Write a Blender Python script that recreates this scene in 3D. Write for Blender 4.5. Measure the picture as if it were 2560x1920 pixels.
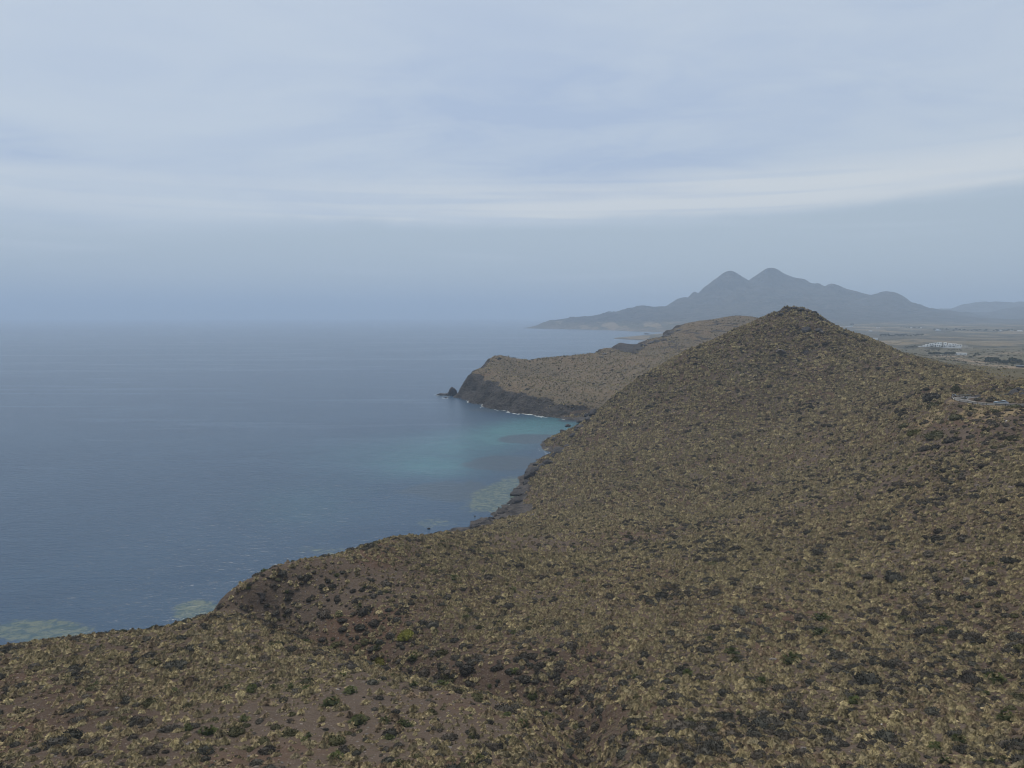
import bpy, bmesh, math, random
import numpy as np
from mathutils import Vector, Matrix, Euler, noise as mnoise

for o in list(bpy.data.objects): bpy.data.objects.remove(o, do_unlink=True)
SC = bpy.context.scene
COL = SC.collection
RNG = random.Random(11)
NR = np.random.default_rng(5)

# ================================================================ camera, sky, sun, exposure
CAM_H = 90.0; FPX = 1850.0; VH = 790.0            # eye height above the sea, focal length and horizon row of the 2560 px photo
PITCH = math.atan((960 - VH) / FPX)
cam = bpy.data.cameras.new('camera'); cam.sensor_width = 36.0; cam.lens = 36.0 * FPX / 2560
cam.clip_start = 0.5; cam.clip_end = 90000
camo = bpy.data.objects.new('camera', cam); COL.objects.link(camo)
camo.location = (0, 0, CAM_H); camo.rotation_euler = (math.pi / 2 - PITCH, 0, 0)
SC.camera = camo
SC.view_settings.view_transform = 'Standard'; SC.view_settings.look = 'None'
SC.view_settings.exposure = 0.08; SC.view_settings.gamma = 1.0
SC.view_settings.use_curve_mapping = False
SC.render.engine = 'CYCLES'
SC.cycles.use_denoising = True
SC.cycles.pixel_filter_type = 'BLACKMAN_HARRIS'; SC.cycles.filter_width = 1.05
SC.cycles.max_bounces = 5; SC.cycles.diffuse_bounces = 2; SC.cycles.glossy_bounces = 2
SC.cycles.volume_bounces = 2; SC.cycles.transparent_max_bounces = 6
SC.cycles.caustics_reflective = False; SC.cycles.caustics_refractive = False

SUN_EL = math.radians(63); SUN_AZ = math.radians(-30)      # high and ahead, behind thin cloud
world = bpy.data.worlds.new('World'); SC.world = world; world.use_nodes = True

class NT:
    """tiny helper around a node tree"""
    def __init__(s, tree): s.t = tree; tree.nodes.clear()
    def n(s, typ, **kw):
        nd = s.t.nodes.new(typ)
        ins = kw.pop('ins', {})
        for k, v in kw.items(): setattr(nd, k, v)
        for k, v in ins.items(): s.put(nd.inputs[k], v)
        return nd
    def put(s, sock, v):
        if isinstance(v, bpy.types.NodeSocket): s.t.links.new(v, sock)
        elif isinstance(v, bpy.types.Node): s.t.links.new(v.outputs[0], sock)
        else: sock.default_value = v
    def m(s, op, a, b=None, c=None, clamp=False):
        nd = s.t.nodes.new('ShaderNodeMath'); nd.operation = op; nd.use_clamp = clamp
        for i, v in enumerate((a, b, c)):
            if v is not None: s.put(nd.inputs[i], v)
        return nd.outputs[0]
    def ramp(s, x, a, b, lo=0.0, hi=1.0, smooth=True):
        nd = s.t.nodes.new('ShaderNodeMapRange'); nd.interpolation_type = 'SMOOTHSTEP' if smooth else 'LINEAR'
        for i, v in enumerate((x, a, b, lo, hi)): s.put(nd.inputs[i], v)
        return nd.outputs[0]
    def mix(s, f, a, b, mode='MIX'):
        nd = s.t.nodes.new('ShaderNodeMix'); nd.data_type = 'RGBA'; nd.blend_type = mode
        s.put(nd.inputs[0], f)
        for k, v in ((6, a), (7, b)):
            if isinstance(v, (tuple, list)) and len(v) == 3: v = (*v, 1)
            s.put(nd.inputs[k], v)
        return nd.outputs[2]
    def noise(s, vec, scale, detail=3.0, rough=0.5, dist=0.0, typ='FBM'):
        nd = s.t.nodes.new('ShaderNodeTexNoise')
        s.put(nd.inputs['Vector'], vec)
        nd.inputs['Scale'].default_value = scale; nd.inputs['Detail'].default_value = detail
        nd.inputs['Roughness'].default_value = rough; nd.inputs['Distortion'].default_value = dist
        return nd.outputs[0]
    def mapping(s, vec, scale=(1, 1, 1), rot=(0, 0, 0), loc=(0, 0, 0)):
        nd = s.t.nodes.new('ShaderNodeMapping'); s.put(nd.inputs[0], vec)
        nd.inputs[1].default_value = loc; nd.inputs[2].default_value = rot; nd.inputs[3].default_value = scale
        return nd.outputs[0]

def build_sky():
    g = NT(world.node_tree)
    tc = g.n('ShaderNodeTexCoord'); d = tc.outputs['Generated']
    sep = g.n('ShaderNodeSeparateXYZ', ins={0: d})
    x, y, z = sep.outputs
    el = g.m('DEGREES', g.m('ARCSINE', z)); el = g.m('MULTIPLY', g.m('ARCSINE', z), 57.2958)
    az = g.m('MULTIPLY', g.m('ARCTAN2', x, y), 57.2958)
    # cloud sheet seen in perspective: direction projected on a level layer
    zz = g.m('ADD', g.m('MAXIMUM', z, 0.0), 0.10)
    px = g.m('DIVIDE', x, zz); py = g.m('DIVIDE', y, zz)
    p = g.n('ShaderNodeCombineXYZ', ins={0: px, 1: py, 2: 0.0}).outputs[0]
    big = g.noise(g.mapping(p, (0.62, 0.80, 1), (0, 0, 0.35), (1.3, 0.4, 0)), 1.0, 6.0, 0.55, 0.8)
    med = g.noise(g.mapping(p, (1.1, 1.7, 1), (0, 0, 0.45), (4.0, 2.0, 0)), 1.6, 6.0, 0.6, 1.0)
    cover = g.m('ADD', g.m('MULTIPLY', big, 0.75), g.m('MULTIPLY', med, 0.25))
    def gap(a0, e0, wa, we):
        da = g.m('DIVIDE', g.m('SUBTRACT', az, a0), wa); de = g.m('DIVIDE', g.m('SUBTRACT', el, e0), we)
        return g.m('POWER', 2.718, g.m('MULTIPLY', g.m('ADD', g.m('MULTIPLY', da, da), g.m('MULTIPLY', de, de)), -1.0))
    gaps = g.m('MULTIPLY', gap(2.5, 15.0, 15.0, 4.2), 0.75)
    for a_, e_, wa_, we_, k_ in ((9.0, 10.4, 10.0, 1.5, 0.8), (27.0, 18.0, 9.0, 4.5, 0.45), (-34.0, 11.5, 3.0, 0.7, 0.9), (-32.0, 10.2, 4.5, 0.5, 0.6), (60.0, 20.0, 14.0, 5.0, 0.6), (-70.0, 22.0, 16.0, 6.0, 0.6), (120.0, 25.0, 25.0, 9.0, 0.6), (-140.0, 20.0, 22.0, 8.0, 0.6)):
        gaps = g.m('ADD', gaps, g.m('MULTIPLY', gap(a_, e_, wa_, we_), k_))
    gaps = g.m('MULTIPLY', gaps, g.ramp(med, 0.30, 0.62, 1.15, 0.55))
    cov = g.m('SUBTRACT', g.m('ADD', g.m('MULTIPLY', g.ramp(cover, 0.36, 0.62), 0.5), 0.5), gaps, clamp=True)
    # layered bank: lower edge of the high sheet, undulating with azimuth
    ang = g.n('ShaderNodeCombineXYZ', ins={0: g.m('MULTIPLY', az, 0.05), 1: g.m('MULTIPLY', el, 0.22), 2: 0.0}).outputs[0]
    wob = g.noise(ang, 1.3, 7.0, 0.60, 0.7)
    wob2 = g.noise(g.mapping(ang, (0.7, 2.2, 1), (0, 0, 0.04), (7, 3, 0)), 1.0, 3.0, 0.5, 0.2)
    elw = g.m('ADD', el, g.m('MULTIPLY', g.m('SUBTRACT', wob, 0.5), 2.0))
    elw = g.m('SUBTRACT', elw, g.m('MULTIPLY', g.m('MAXIMUM', az, 0.0), 0.034))
    edge = g.ramp(elw, g.ramp(az, -30.0, -6.0, 4.0, 6.2), 7.6)                       # 0 below the sheet, 1 in it
    band = g.m('MULTIPLY', g.ramp(elw, 6.3, 7.4), g.ramp(elw, 8.4, 11.0, 1.0, 0.0))
    band = g.m('MULTIPLY', band, g.ramp(wob2, 0.28, 0.55, 0.35, 1.0))
    band = g.m('MULTIPLY', band, g.ramp(az, -26.0, 2.0, 0.35, 1.0))
    slit = g.noise(g.mapping(ang, (0.5, 4.5, 1), (0, 0, 0.05), (2, 9, 0)), 1.0, 4.0, 0.5, 0.3)
    band = g.m('MULTIPLY', band, g.ramp(slit, 0.36, 0.50, 0.25, 1.0))
    streak = g.ramp(wob2, 0.52, 0.70)
    nish = g.n('ShaderNodeTexSky', sky_type='NISHITA')
    nish.sun_disc = False; nish.sun_elevation = SUN_EL; nish.sun_rotation = SUN_AZ; nish.altitude = 90; nish.air_density = 1.0
    nish.dust_density = 2.0; nish.ozone_density = 1.0
    K = 10.0
    def c(r, gg, b): return (r * K, gg * K, b * K, 1)
    thin = c(*SKY_THIN); thick = c(*SKY_THICK); bank = c(*SKY_BANK); low = c(*SKY_LOW)
    high = g.mix(cov, thin, thick)
    high = g.mix(g.m('MULTIPLY', band, 0.85), high, bank)
    lowc = g.mix(g.m('MULTIPLY', streak, 0.45), low, thick)
    col = g.mix(edge, lowc, high)
    col = g.mix(0.12, col, nish.outputs[0])
    bg = g.n('ShaderNodeBackground', ins={0: col, 1: 0.1})
    out = g.n('ShaderNodeOutputWorld'); g.t.links.new(bg.outputs[0], out.inputs[0])
SKY_THIN = (0.43, 0.525, 0.69); SKY_THICK = (0.565, 0.64, 0.73); SKY_BANK = (0.73, 0.755, 0.765); SKY_LOW = (0.45, 0.535, 0.615)
build_sky()

sl = bpy.data.lights.new('sun', 'SUN'); sl.energy = 3.1; sl.angle = math.radians(4); sl.color = (1.0, 0.93, 0.81)
slo = bpy.data.objects.new('sun', sl); COL.objects.link(slo)
sdir = Vector((math.sin(SUN_AZ) * math.cos(SUN_EL), math.cos(SUN_AZ) * math.cos(SUN_EL), math.sin(SUN_EL)))
slo.rotation_euler = sdir.to_track_quat('Z', 'Y').to_euler(); slo.location = (-200, 300, 700)
# ================================================================ camera model (photo pixels of a 2212 wide view -> rays)
CP,SP=math.cos(PITCH),math.sin(PITCH)
K=2560/2212
def ray(u,v):
    xc=(u*K-1280)/FPX; yc=-(v*K-960)/FPX
    return np.array([xc,CP+yc*SP,-SP+yc*CP])
def at_y(u,v,y):
    r=ray(u,v); return np.array([0,0,CAM_H])+r*(y/r[1])
def at_z(u,v,z):
    r=ray(u,v); return np.array([0,0,CAM_H])+r*((z-CAM_H)/r[2])
def D(u,v,y): return tuple(at_y(u,v,y))
def Z(u,v,z): return tuple(at_z(u,v,z))
near_pts=[
 # slope under the viewpoint
 (0,0,85),(-40,5,82),(40,5,86),(90,0,90),(0,-40,95),(60,-50,100),(-60,-50,80),(0,30,65),(-30,30,62),(35,30,67),(0,52,55),(120,20,92),
 # bottom row
 D(-150,1659,78),D(0,1659,76),D(400,1659,76),D(800,1659,75),D(1700,1659,72),D(2212,1659,68),
 # near spur face
 D(-150,1500,97),D(0,1500,97),D(400,1500,97),D(800,1500,96),D(1206,1519,110),D(1265,1594,96),D(1285,1659,84),D(1340,1560,92),D(1340,1500,100),D(1420,1600,83),D(1500,1500,99),D(1900,1500,94),D(2212,1500,88),
 # near spur crest and the drop behind it
 D(-150,1420,110),D(0,1397,117),D(130,1373,122),D(250,1368,123),D(350,1360,123),D(450,1337,127),D(560,1350,124),D(640,1378,119),D(720,1408,115),D(850,1462,106),D(1000,1502,99),D(1130,1545,93),
 (-100,132,24),(-75,136,25),(-62,137,29),(-100,150,6),(-80,160,4),(-120,140,10),(-110,165,-5),(-75,172,-2),(-90,200,-9),(-140,150,-8),
 # gully
 D(540,1340,148),D(640,1374,142),D(740,1404,135),D(860,1440,127),D(1000,1474,119),D(1120,1500,113),D(1190,1550,103),
 # second spur
 D(600,1300,151),D(600,1217,159),D(500,1272,152),D(468,1322,141),D(540,1245,153),D(650,1206,165),D(700,1197,171),D(820,1174,196),D(860,1166,210),D(760,1186,182),D(700,1250,158),D(900,1157,228),D(925,1148,246),D(950,1153,250),
 D(900,1250,168),D(900,1350,141),D(760,1300,151),D(700,1340,146),D(860,1390,135),D(1000,1420,128),D(1000,1165,268),D(1100,1200,218),D(1110,1112,330),D(1040,1142,300),
 (-62,150,28),(-70,165,6),(-60,185,5),(-50,205,4),(-72,190,-4),(-35,240,3),(-45,260,-4),(-22,275,2),(-62,225,-6),
 Z(990,1146,0.5),Z(1040,1130,0.5),Z(1080,1108,0.5),Z(1110,1090,0.5),
 Z(900,1130,-3),Z(960,1120,-2.5),Z(1000,1110,-2.5),Z(1060,1075,-2.5),Z(800,1130,-6),Z(600,1200,-8),
 # bowl floor
 D(1200,1400,127),D(1200,1300,156),D(1300,1200,197),D(1250,1105,298),D(1400,1105,275),D(1500,1200,184),D(1500,1300,147),D(1500,1400,121),
 D(1700,1400,119),D(1700,1300,142),D(1700,1200,174),D(1700,1100,222),D(1700,1000,322),D(1700,900,400),D(1700,800,462),
 D(1400,1000,365),D(1500,900,425),D(1500,1000,350),D(1550,1100,275),D(1330,950,440),D(1280,1000,380),D(1450,850,470),D(1560,800,475),D(1600,850,440),D(1800,800,440),D(1800,900,365),
 # cliff foot and top of the big hill
 D(1122,1083,352),D(1145,1035,395),D(1152,1018,400),D(1200,985,440),D(1240,932,485),D(1290,890,508),D(1340,848,515),D(1400,802,520),D(1450,775,523),D(1500,750,525),D(1580,715,527),D(1650,681,528),D(1700,664,530),D(1740,664,530),D(1765,680,527),
 D(1800,702,515),D(1850,725,490),D(1900,747,462),D(1950,775,430),D(2000,803,385),D(2040,825,320),D(2080,842,285),
 Z(1118,1078,0),Z(1140,1020,0),Z(1150,1000,-0.5),Z(1195,980,-0.5),Z(1235,940,-0.5),Z(1262,905,0),Z(1100,1050,-3),Z(1120,1000,-4),Z(1150,960,-4),Z(1200,940,-4),
 (60,560,14),(85,590,12),(110,600,20),(140,600,34),(180,605,45),(230,610,52),
 # right slopes toward the road
 D(1850,900,335),D(1850,1000,268),D(1850,1100,215),D(1850,1200,172),D(1850,1300,142),D(1950,850,340),D(2000,900,272),D(2000,1000,213),D(2000,1100,178),D(2000,1200,150),D(2000,1300,128),D(2000,1400,110),
 D(2100,1000,198),D(2200,1000,183),D(2200,1100,152),D(2200,1200,130),D(2200,1300,113),D(2200,1400,100),D(2205,925,222),D(2100,920,238),D(2300,950,200),D(2300,1200,125),D(2400,1500,85),
 D(2062,872,262),D(2110,878,256),D(2160,880,250),D(2212,883,242),D(2300,884,232),D(2120,862,267),D(2180,866,262),D(2212,868,258),D(2300,870,245),
 D(2190,838,280),D(2212,835,283),D(2240,832,285),D(2155,853,285),D(2300,832,280),D(2130,856,290),
 # valley behind the ridge on the right
 D(2212,836,500),D(2130,832,470),D(2100,815,640),D(2212,820,680),D(2000,785,760),D(2100,790,860),D(2212,803,800),D(1950,768,850),D(2300,805,780),D(2300,838,470),
]
mid_pts=[
 # headland with the dark cliff
 Z(998,860,0),Z(1020,866,0),Z(1050,874,0),Z(1100,886,0),Z(1150,894,0),Z(1200,901,0),Z(1262,905,0),
 Z(985,862,-4),Z(1000,880,-5),Z(1050,895,-5),Z(1100,905,-4),Z(1180,915,-4),Z(960,850,-8),Z(940,870,-9),
 D(1005,835,813),D(1012,812,818),D(1030,797,830),D(1052,820,772),D(1070,838,747),D(1090,847,728),D(1112,853,710),D(1140,857,697),D(1165,857,688),D(1210,872,664),D(1250,876,657),D(1230,874,660),
 D(1052,779,870),D(1075,767,880),D(1100,777,890),D(1130,784,900),D(1160,775,910),D(1200,770,918),D(1250,769,925),D(1285,766,928),D(1296,752,930),D(1312,750,930),D(1332,753,930),D(1362,769,928),
 D(1200,820,800),D(1130,815,820),D(1300,830,755),D(1300,800,830),D(1100,800,835),
 # its seaward side, out of sight
 (-60,850,-3),(-62,870,-6),(-50,905,-4),(-20,950,-5),(20,975,-5),(80,985,-4),(130,985,-3),(-40,905,8),(-10,930,12),(40,950,18),(90,962,25),(0,1000,-10),(100,1050,-10),(-80,800,-10),
 # back hill
 (140,1015,22),(118,1030,6),(150,985,30),(165,1085,30),(200,1135,40),(235,1180,50),D(1366,768,990),D(1370,755,1020),D(1382,741,1040),D(1395,735,1060),D(1428,730,1070),D(1438,713,1120),D(1460,703,1150),D(1500,699,1165),D(1550,690,1175),D(1590,681,1180),D(1630,688,1185),D(1660,682,1190),D(1720,690,1200),
 D(1420,770,900),D(1450,760,960),D(1500,745,1000),D(1550,735,1020),D(1600,715,1060),D(1420,800,760),
 (60,1040,-3),(80,1090,-6),(110,1160,-4),(160,1250,-4),(260,1320,-3),(380,1380,-2),(80,1035,20),(120,1100,35),(170,1180,50),(260,1260,45),(400,1310,30),(50,1150,-12),(100,1300,-12),(250,1450,-12),(450,1480,-3),
 (350,700,45),(420,900,44),(500,1000,42),(500,1150,50),(300,760,45),(350,900,60),(250,660,42),
 (560,600,40),(700,700,34),(850,850,30),(1000,1000,34),(800,1100,30),(1000,1400,27),(700,1400,29),(600,1250,32),
 D(1990,770,1150),D(2070,768,1180),D(2150,785,950),D(2212,792,880),D(2100,757,1400),D(2230,760,1350),D(2030,749,1560),D(2100,750,1550),
]
MID_CREST=[(1370,755,1020),(1395,738,1060),(1430,731,1070),(1438,718,1120),(1460,707,1150),(1500,700,1165),(1550,690,1175),(1590,681,1180),(1630,688,1185),(1660,682,1190),(1720,690,1200)]
for q_ in MID_CREST:
    x_,y_,z_=D(*q_); mid_pts.append((x_+14,y_+60,z_-20))
for q_ in [(1052,779,870),(1075,771,880),(1100,777,890),(1130,783,900),(1160,775,910),(1200,770,918),(1250,769,925),(1300,756,930),(1330,758,930)]:
    x_,y_,z_=D(*q_); mid_pts.append((x_+2,y_+22,z_-9))
def far_pts():
    P=[]
    sk=[(1160,706.5,5900,None)]
    # skyline of the isleta and the twin peaked massif : u, v, y
    for u,v,y in [(1185,697,5700),(1198,691,5650),(1225,686,5600),(1260,685,5500),(1290,682,5450),(1300,681,5500),(1312,672,5600),(1322,675,5550),(1335,673,5500),(1352,670,5500),(1370,664,5560),(1385,658,5600),(1407,668,5500),(1430,660,5700),(1460,645,5900),(1500,622,6100),(1540,605,6200),(1560,591,6200),(1570,585,6200),(1578,583,6200),(1586,585,6200),(1596,592,6200),(1612,604,6200),(1625,602,6200),(1645,587,6250),(1656,579,6250),(1665,578,6250),(1677,580,6250),(1695,592,6250),(1740,602,6200),(1800,612,6100),(1850,628,6000),(1895,632,5900),(1912,628,5850),(1925,627,5850),(1945,636,5850),(1975,650,5800),(2005,661,5800),(2045,668,5900),(2090,672,6000)]:
        P.append(D(u,v,y))
        x_,y_,z_=D(u,v,y)
        if 1300<u<2010: P.append((x_*(1+260/y_),y_+260,z_*.70)); P.append((x_*(1-200/y_),y_-200,z_*.80))
        elif u<=1300: P.append((x_*(1+150/y_)-20,y_+190,-6))
    # waterline of the far shore
    for u,v in [(1162,708),(1200,710),(1250,711.5),(1300,713),(1350,715),(1400,717),(1440,719),(1480,721)]:
        P.append(Z(u,v,0)); 
    for u,v in [(1140,712),(1200,716),(1300,719),(1400,724),(1450,730)]:
        P.append(Z(u,v,-15))
    for u,v,y in [(1300,704,4900),(1400,705,4500),(1460,704,4300),(1550,704,4200),(1400,690,5000),(1500,690,4900),(1600,690,4900),(1500,660,5500),(1600,650,5500),(1660,640,5600),(1600,620,5900),(1660,612,5950),(1750,650,5400),(1850,680,4900),(1750,690,4700),(1850,660,5400),(1950,685,4900),(1925,660,5400),(2000,690,4800),(2080,700,4500),(1500,712,3700),(1600,712,3600),(1750,705,3900),(1850,703,3900),(1950,703,3800),(2050,705,3700),(2150,704,3800),(2230,700,4000)]:
        P.append(D(u,v,y))
    # plain
    for u,v,y in [(1900,722,2700),(1980,725,2500),(2060,725,2500),(2150,722,2700),(2230,722,2600),(1930,740,1750),(2030,749,1560),(2100,750,1550),(2200,745,1700),(1990,770,1150),(2070,768,1180),(2150,785,950),(2212,792,880),(2100,757,1400),(2230,760,1350)]:
        P.append(D(u,v,y))
    P+= [(900,2000,25),(600,2000,28),(450,1800,18),(600,2600,22),(400,1600,-3),(380,2200,-8),(450,2700,-6),(600,3000,20),(1500,2000,25),(2000,2500,30),(1800,3200,32)]
    # hidden back side
    for x,y,z in [(-700,7000,-20),(-700,8900,-20),(0,8900,-20),(600,8600,-15),(0,7500,-15),(-300,8000,-20),(400,7800,-15),(-700,5000,-20),(100,5700,-10),(200,6000,-15),(0,5500,-10),(150,5880,-12),(300,6050,-10),(500,6100,-8),(700,6300,-10),(230,5800,-6),(120,5850,-14),(-200,5900,-20),(-400,6500,-20),(0,6800,-20),(300,7200,-10),(1000,7800,100),(1500,8000,150),(2500,8000,120),(3500,8000,120),(-500,5600,-20)]:
        P.append((x,y,z))
    # ranges at the right
    for u,v,y in [(2130,672,6800),(2180,664,7000),(2230,655,7000),(2300,650,7200),(2060,664,8200),(2100,652,8300),(2140,655,8400),(2200,650,8300),(2020,665,8000),(2150,690,5500),(2230,685,5500),(2075,658,8200),(2120,651,8300),(2160,668,6900),(2205,660,7000),(2145,671,6800)]:
        P.append(D(u,v,y)); x_,y_,z_=D(u,v,y); P.append((x_*(1+350/y_),y_+350,z_*.62))
    return P
class RBF:
    def __init__(s,P,sm=0.0,scale=100.0):
        P=np.array(P,float); s.s=scale; s.X=P[:,:2]/scale; n=len(P)
        A=np.zeros((n+3,n+3)); r=np.linalg.norm(s.X[:,None]-s.X[None],axis=2)
        A[:n,:n]=s.phi(r)+sm*np.eye(n); A[:n,n]=1; A[:n,n+1:]=s.X; A[n,:n]=1; A[n+1:,:n]=s.X.T
        s.w=np.linalg.lstsq(A,np.concatenate([P[:,2],np.zeros(3)]),rcond=None)[0]
    def phi(s,r): return -r
    def __call__(s,x,y):
        sh=np.shape(x); q=np.stack([np.ravel(x),np.ravel(y)],1)/s.s; o=np.empty(len(q)); n=len(s.X)
        for i in range(0,len(q),20000):
            c=q[i:i+20000]; d=c[:,None]-s.X[None]; r=np.sqrt((d*d).sum(2))
            o[i:i+20000]=s.phi(r)@s.w[:n]+s.w[n]+c@s.w[n+1:]
        return o.reshape(sh)
# ================================================================ value noise on arrays
def _h(ix,iy,seed):
    n=(ix.astype(np.int64)*374761393+iy.astype(np.int64)*668265263+seed*1442695041)&0x7fffffff
    n=((n^(n>>13))*1274126177)&0x7fffffff
    return ((n^(n>>16))&0xffff)/65535.0
def vnoise(x,y,seed=0):
    ix=np.floor(x); iy=np.floor(y); fx=x-ix; fy=y-iy
    ux=fx*fx*fx*(fx*(fx*6-15)+10); uy=fy*fy*fy*(fy*(fy*6-15)+10)
    a=_h(ix,iy,seed); b=_h(ix+1,iy,seed); c=_h(ix,iy+1,seed); d=_h(ix+1,iy+1,seed)
    return (a+(b-a)*ux+(c-a)*uy+(a-b-c+d)*ux*uy)*2-1
def fbm(x,y,oct=4,seed=0,gain=.5):
    s=0;a=1;t=0
    for o in range(oct):
        s=s+a*vnoise(x,y,seed+o*17); t+=a; a*=gain; x,y=x*1.92*.8-y*1.92*.6+3.1,x*1.92*.6+y*1.92*.8+7.7
    return s/t
def ridged(x,y,oct=4,seed=0):
    s=0;a=1;t=0
    for o in range(oct):
        s=s+a*(1-np.abs(vnoise(x,y,seed+o*17))*2); t+=a; a*=.5; x,y=x*1.92*.8-y*1.92*.6+3.1,x*1.92*.6+y*1.92*.8+7.7
    return s/t
def blur(a,n=1):
    for _ in range(n):
        p=np.pad(a,1,mode='edge'); a=(p[:-2,1:-1]+p[2:,1:-1]+2*p[1:-1,1:-1])/4
        p=np.pad(a,1,mode='edge'); a=(p[1:-1,:-2]+p[1:-1,2:]+2*p[1:-1,1:-1])/4
    return a

# centre line of the coast road where it rounds the spur (photo pixels, distance)
ROAD_PIX=[(2420,876,222),(2330,875,233),(2260,875.5,242),(2212,876,248),(2170,875,253),(2130,873,258),(2095,868,263),(2078,864,268),(2075,860.5,275),(2090,858,283),(2115,857,289)]
GULLY_LINE=[D(*q_) for q_ in ((590,1357,145),(640,1374,142),(740,1404,135),(860,1440,127),(1000,1474,119),(1120,1500,113),(1206,1519,110),(1265,1594,96),(1285,1659,84))]
# ================================================================ helpers
def link(o, parent=None):
    COL.objects.link(o)
    if parent is not None: o.parent = parent
    return o
def mesh_data(name, verts, faces, mat=None, smooth=False):
    me = bpy.data.meshes.new(name); me.from_pydata([tuple(v) for v in verts], [], [tuple(f) for f in faces])
    if mat is not None: me.materials.append(mat)
    if smooth: me.shade_smooth()
    me.update(); return me
def obj(name, me, parent=None): return link(bpy.data.objects.new(name, me), parent)
def tag(o, label, cat=None, group=None, kind=None):
    if label: o['label'] = label
    if cat: o['category'] = cat
    if group: o['group'] = group
    if kind: o['kind'] = kind
    return o
def empty(name, loc, rz=0.0):
    o = bpy.data.objects.new(name, None); link(o); o.location = loc; o.rotation_euler = (0, 0, rz); return o
class MB:
    """collects boxes, prisms and tubes into one mesh"""
    def __init__(s): s.v = []; s.f = []
    def add(s, v, f):
        b = len(s.v); s.v += [tuple(p) for p in v]; s.f += [tuple(i + b for i in q) for q in f]; return s
    def box(s, x0, x1, y0, y1, z0, z1):
        return s.add([(x0,y0,z0),(x1,y0,z0),(x1,y1,z0),(x0,y1,z0),(x0,y0,z1),(x1,y0,z1),(x1,y1,z1),(x0,y1,z1)],
                     [(3,2,1,0),(4,5,6,7),(0,1,5,4),(1,2,6,5),(2,3,7,6),(3,0,4,7)])
    def tube(s, pts, rad, n=6, cap=True):
        b = len(s.v); pts = [Vector(p) for p in pts]
        for i, p in enumerate(pts):
            t = (pts[min(i+1, len(pts)-1)] - pts[max(i-1, 0)]).normalized()
            a = t.orthogonal().normalized(); c = t.cross(a); r = rad[i] if isinstance(rad, (list, tuple)) else rad
            for k in range(n):
                w = 2*math.pi*k/n; s.v.append(tuple(p + a*(r*math.cos(w)) + c*(r*math.sin(w))))
        for i in range(len(pts)-1):
            for k in range(n):
                s.f.append((b+i*n+k, b+i*n+(k+1)%n, b+(i+1)*n+(k+1)%n, b+(i+1)*n+k))
        if cap: s.f.append(tuple(b+k for k in range(n))[::-1]); s.f.append(tuple(b+(len(pts)-1)*n+k for k in range(n)))
        return s
    def mesh(s, name, mat, smooth=False): return mesh_data(name, s.v, s.f, mat, smooth)
    def build(s, name, mat, parent=None, smooth=False): return obj(name, s.mesh(name, mat, smooth), parent)
def ico(sub):
    bm = bmesh.new(); bmesh.ops.create_icosphere(bm, subdivisions=sub, radius=1.0)
    v = np.array([x.co[:] for x in bm.verts]); f = [tuple(q.index for q in p.verts) for p in bm.faces]; bm.free(); return v, f

# ================================================================ materials
def material(name):
    m = bpy.data.materials.new(name); m.use_nodes = True; g = NT(m.node_tree)
    out = g.n('ShaderNodeOutputMaterial'); b = g.n('ShaderNodeBsdfPrincipled'); g.t.links.new(b.outputs[0], out.inputs[0])
    b.inputs['Roughness'].default_value = 0.9; b.inputs['Specular IOR Level'].default_value = 0.2
    g.b = b; g.mat = m; return m, g
def plain(name, col, rough=0.8, var=0.12, scale=3.0, spec=0.3, metal=0.0):
    m, g = material(name); tc = g.n('ShaderNodeTexCoord')
    nz = g.noise(tc.outputs['Object'], scale, 4.0, 0.6)
    f = g.ramp(nz, 0.3, 0.7, 1 - var, 1 + var)
    g.put(g.b.inputs['Base Color'], g.mix(1.0, (*col, 1), f, 'MULTIPLY'))
    g.b.inputs['Roughness'].default_value = rough; g.b.inputs['Specular IOR Level'].default_value = spec; g.b.inputs['Metallic'].default_value = metal
    return m
def foliage_mat(name, cols, rough=0.8, patch=0.35):
    """per-plant colour: random per object or instance, plus broad drifts over the hillside, plus per-blade variation"""
    m, g = material(name)
    oi = g.n('ShaderNodeObjectInfo'); rnd = oi.outputs['Random']; loc = oi.outputs['Location']
    drift = g.noise(loc, 0.03, 3.0, 0.6)
    k = g.m('ADD', g.m('MULTIPLY', rnd, 1 - patch), g.m('MULTIPLY', g.ramp(drift, 0.3, 0.7), patch))
    cr = g.n('ShaderNodeValToRGB'); g.put(cr.inputs[0], k)
    e = cr.color_ramp.elements
    while len(e) < len(cols): e.new(0.5)
    for i, c in enumerate(cols): e[i].position = i / (len(cols) - 1); e[i].color = (*c, 1)
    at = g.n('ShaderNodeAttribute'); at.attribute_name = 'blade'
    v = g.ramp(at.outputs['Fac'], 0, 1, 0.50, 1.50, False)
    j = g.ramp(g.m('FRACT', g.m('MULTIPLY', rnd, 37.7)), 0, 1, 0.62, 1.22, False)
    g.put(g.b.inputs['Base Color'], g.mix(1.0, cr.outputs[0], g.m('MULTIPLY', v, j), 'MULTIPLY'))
    g.b.inputs['Roughness'].default_value = rough; g.b.inputs['Specular IOR Level'].default_value = 0.15
    return m

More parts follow.
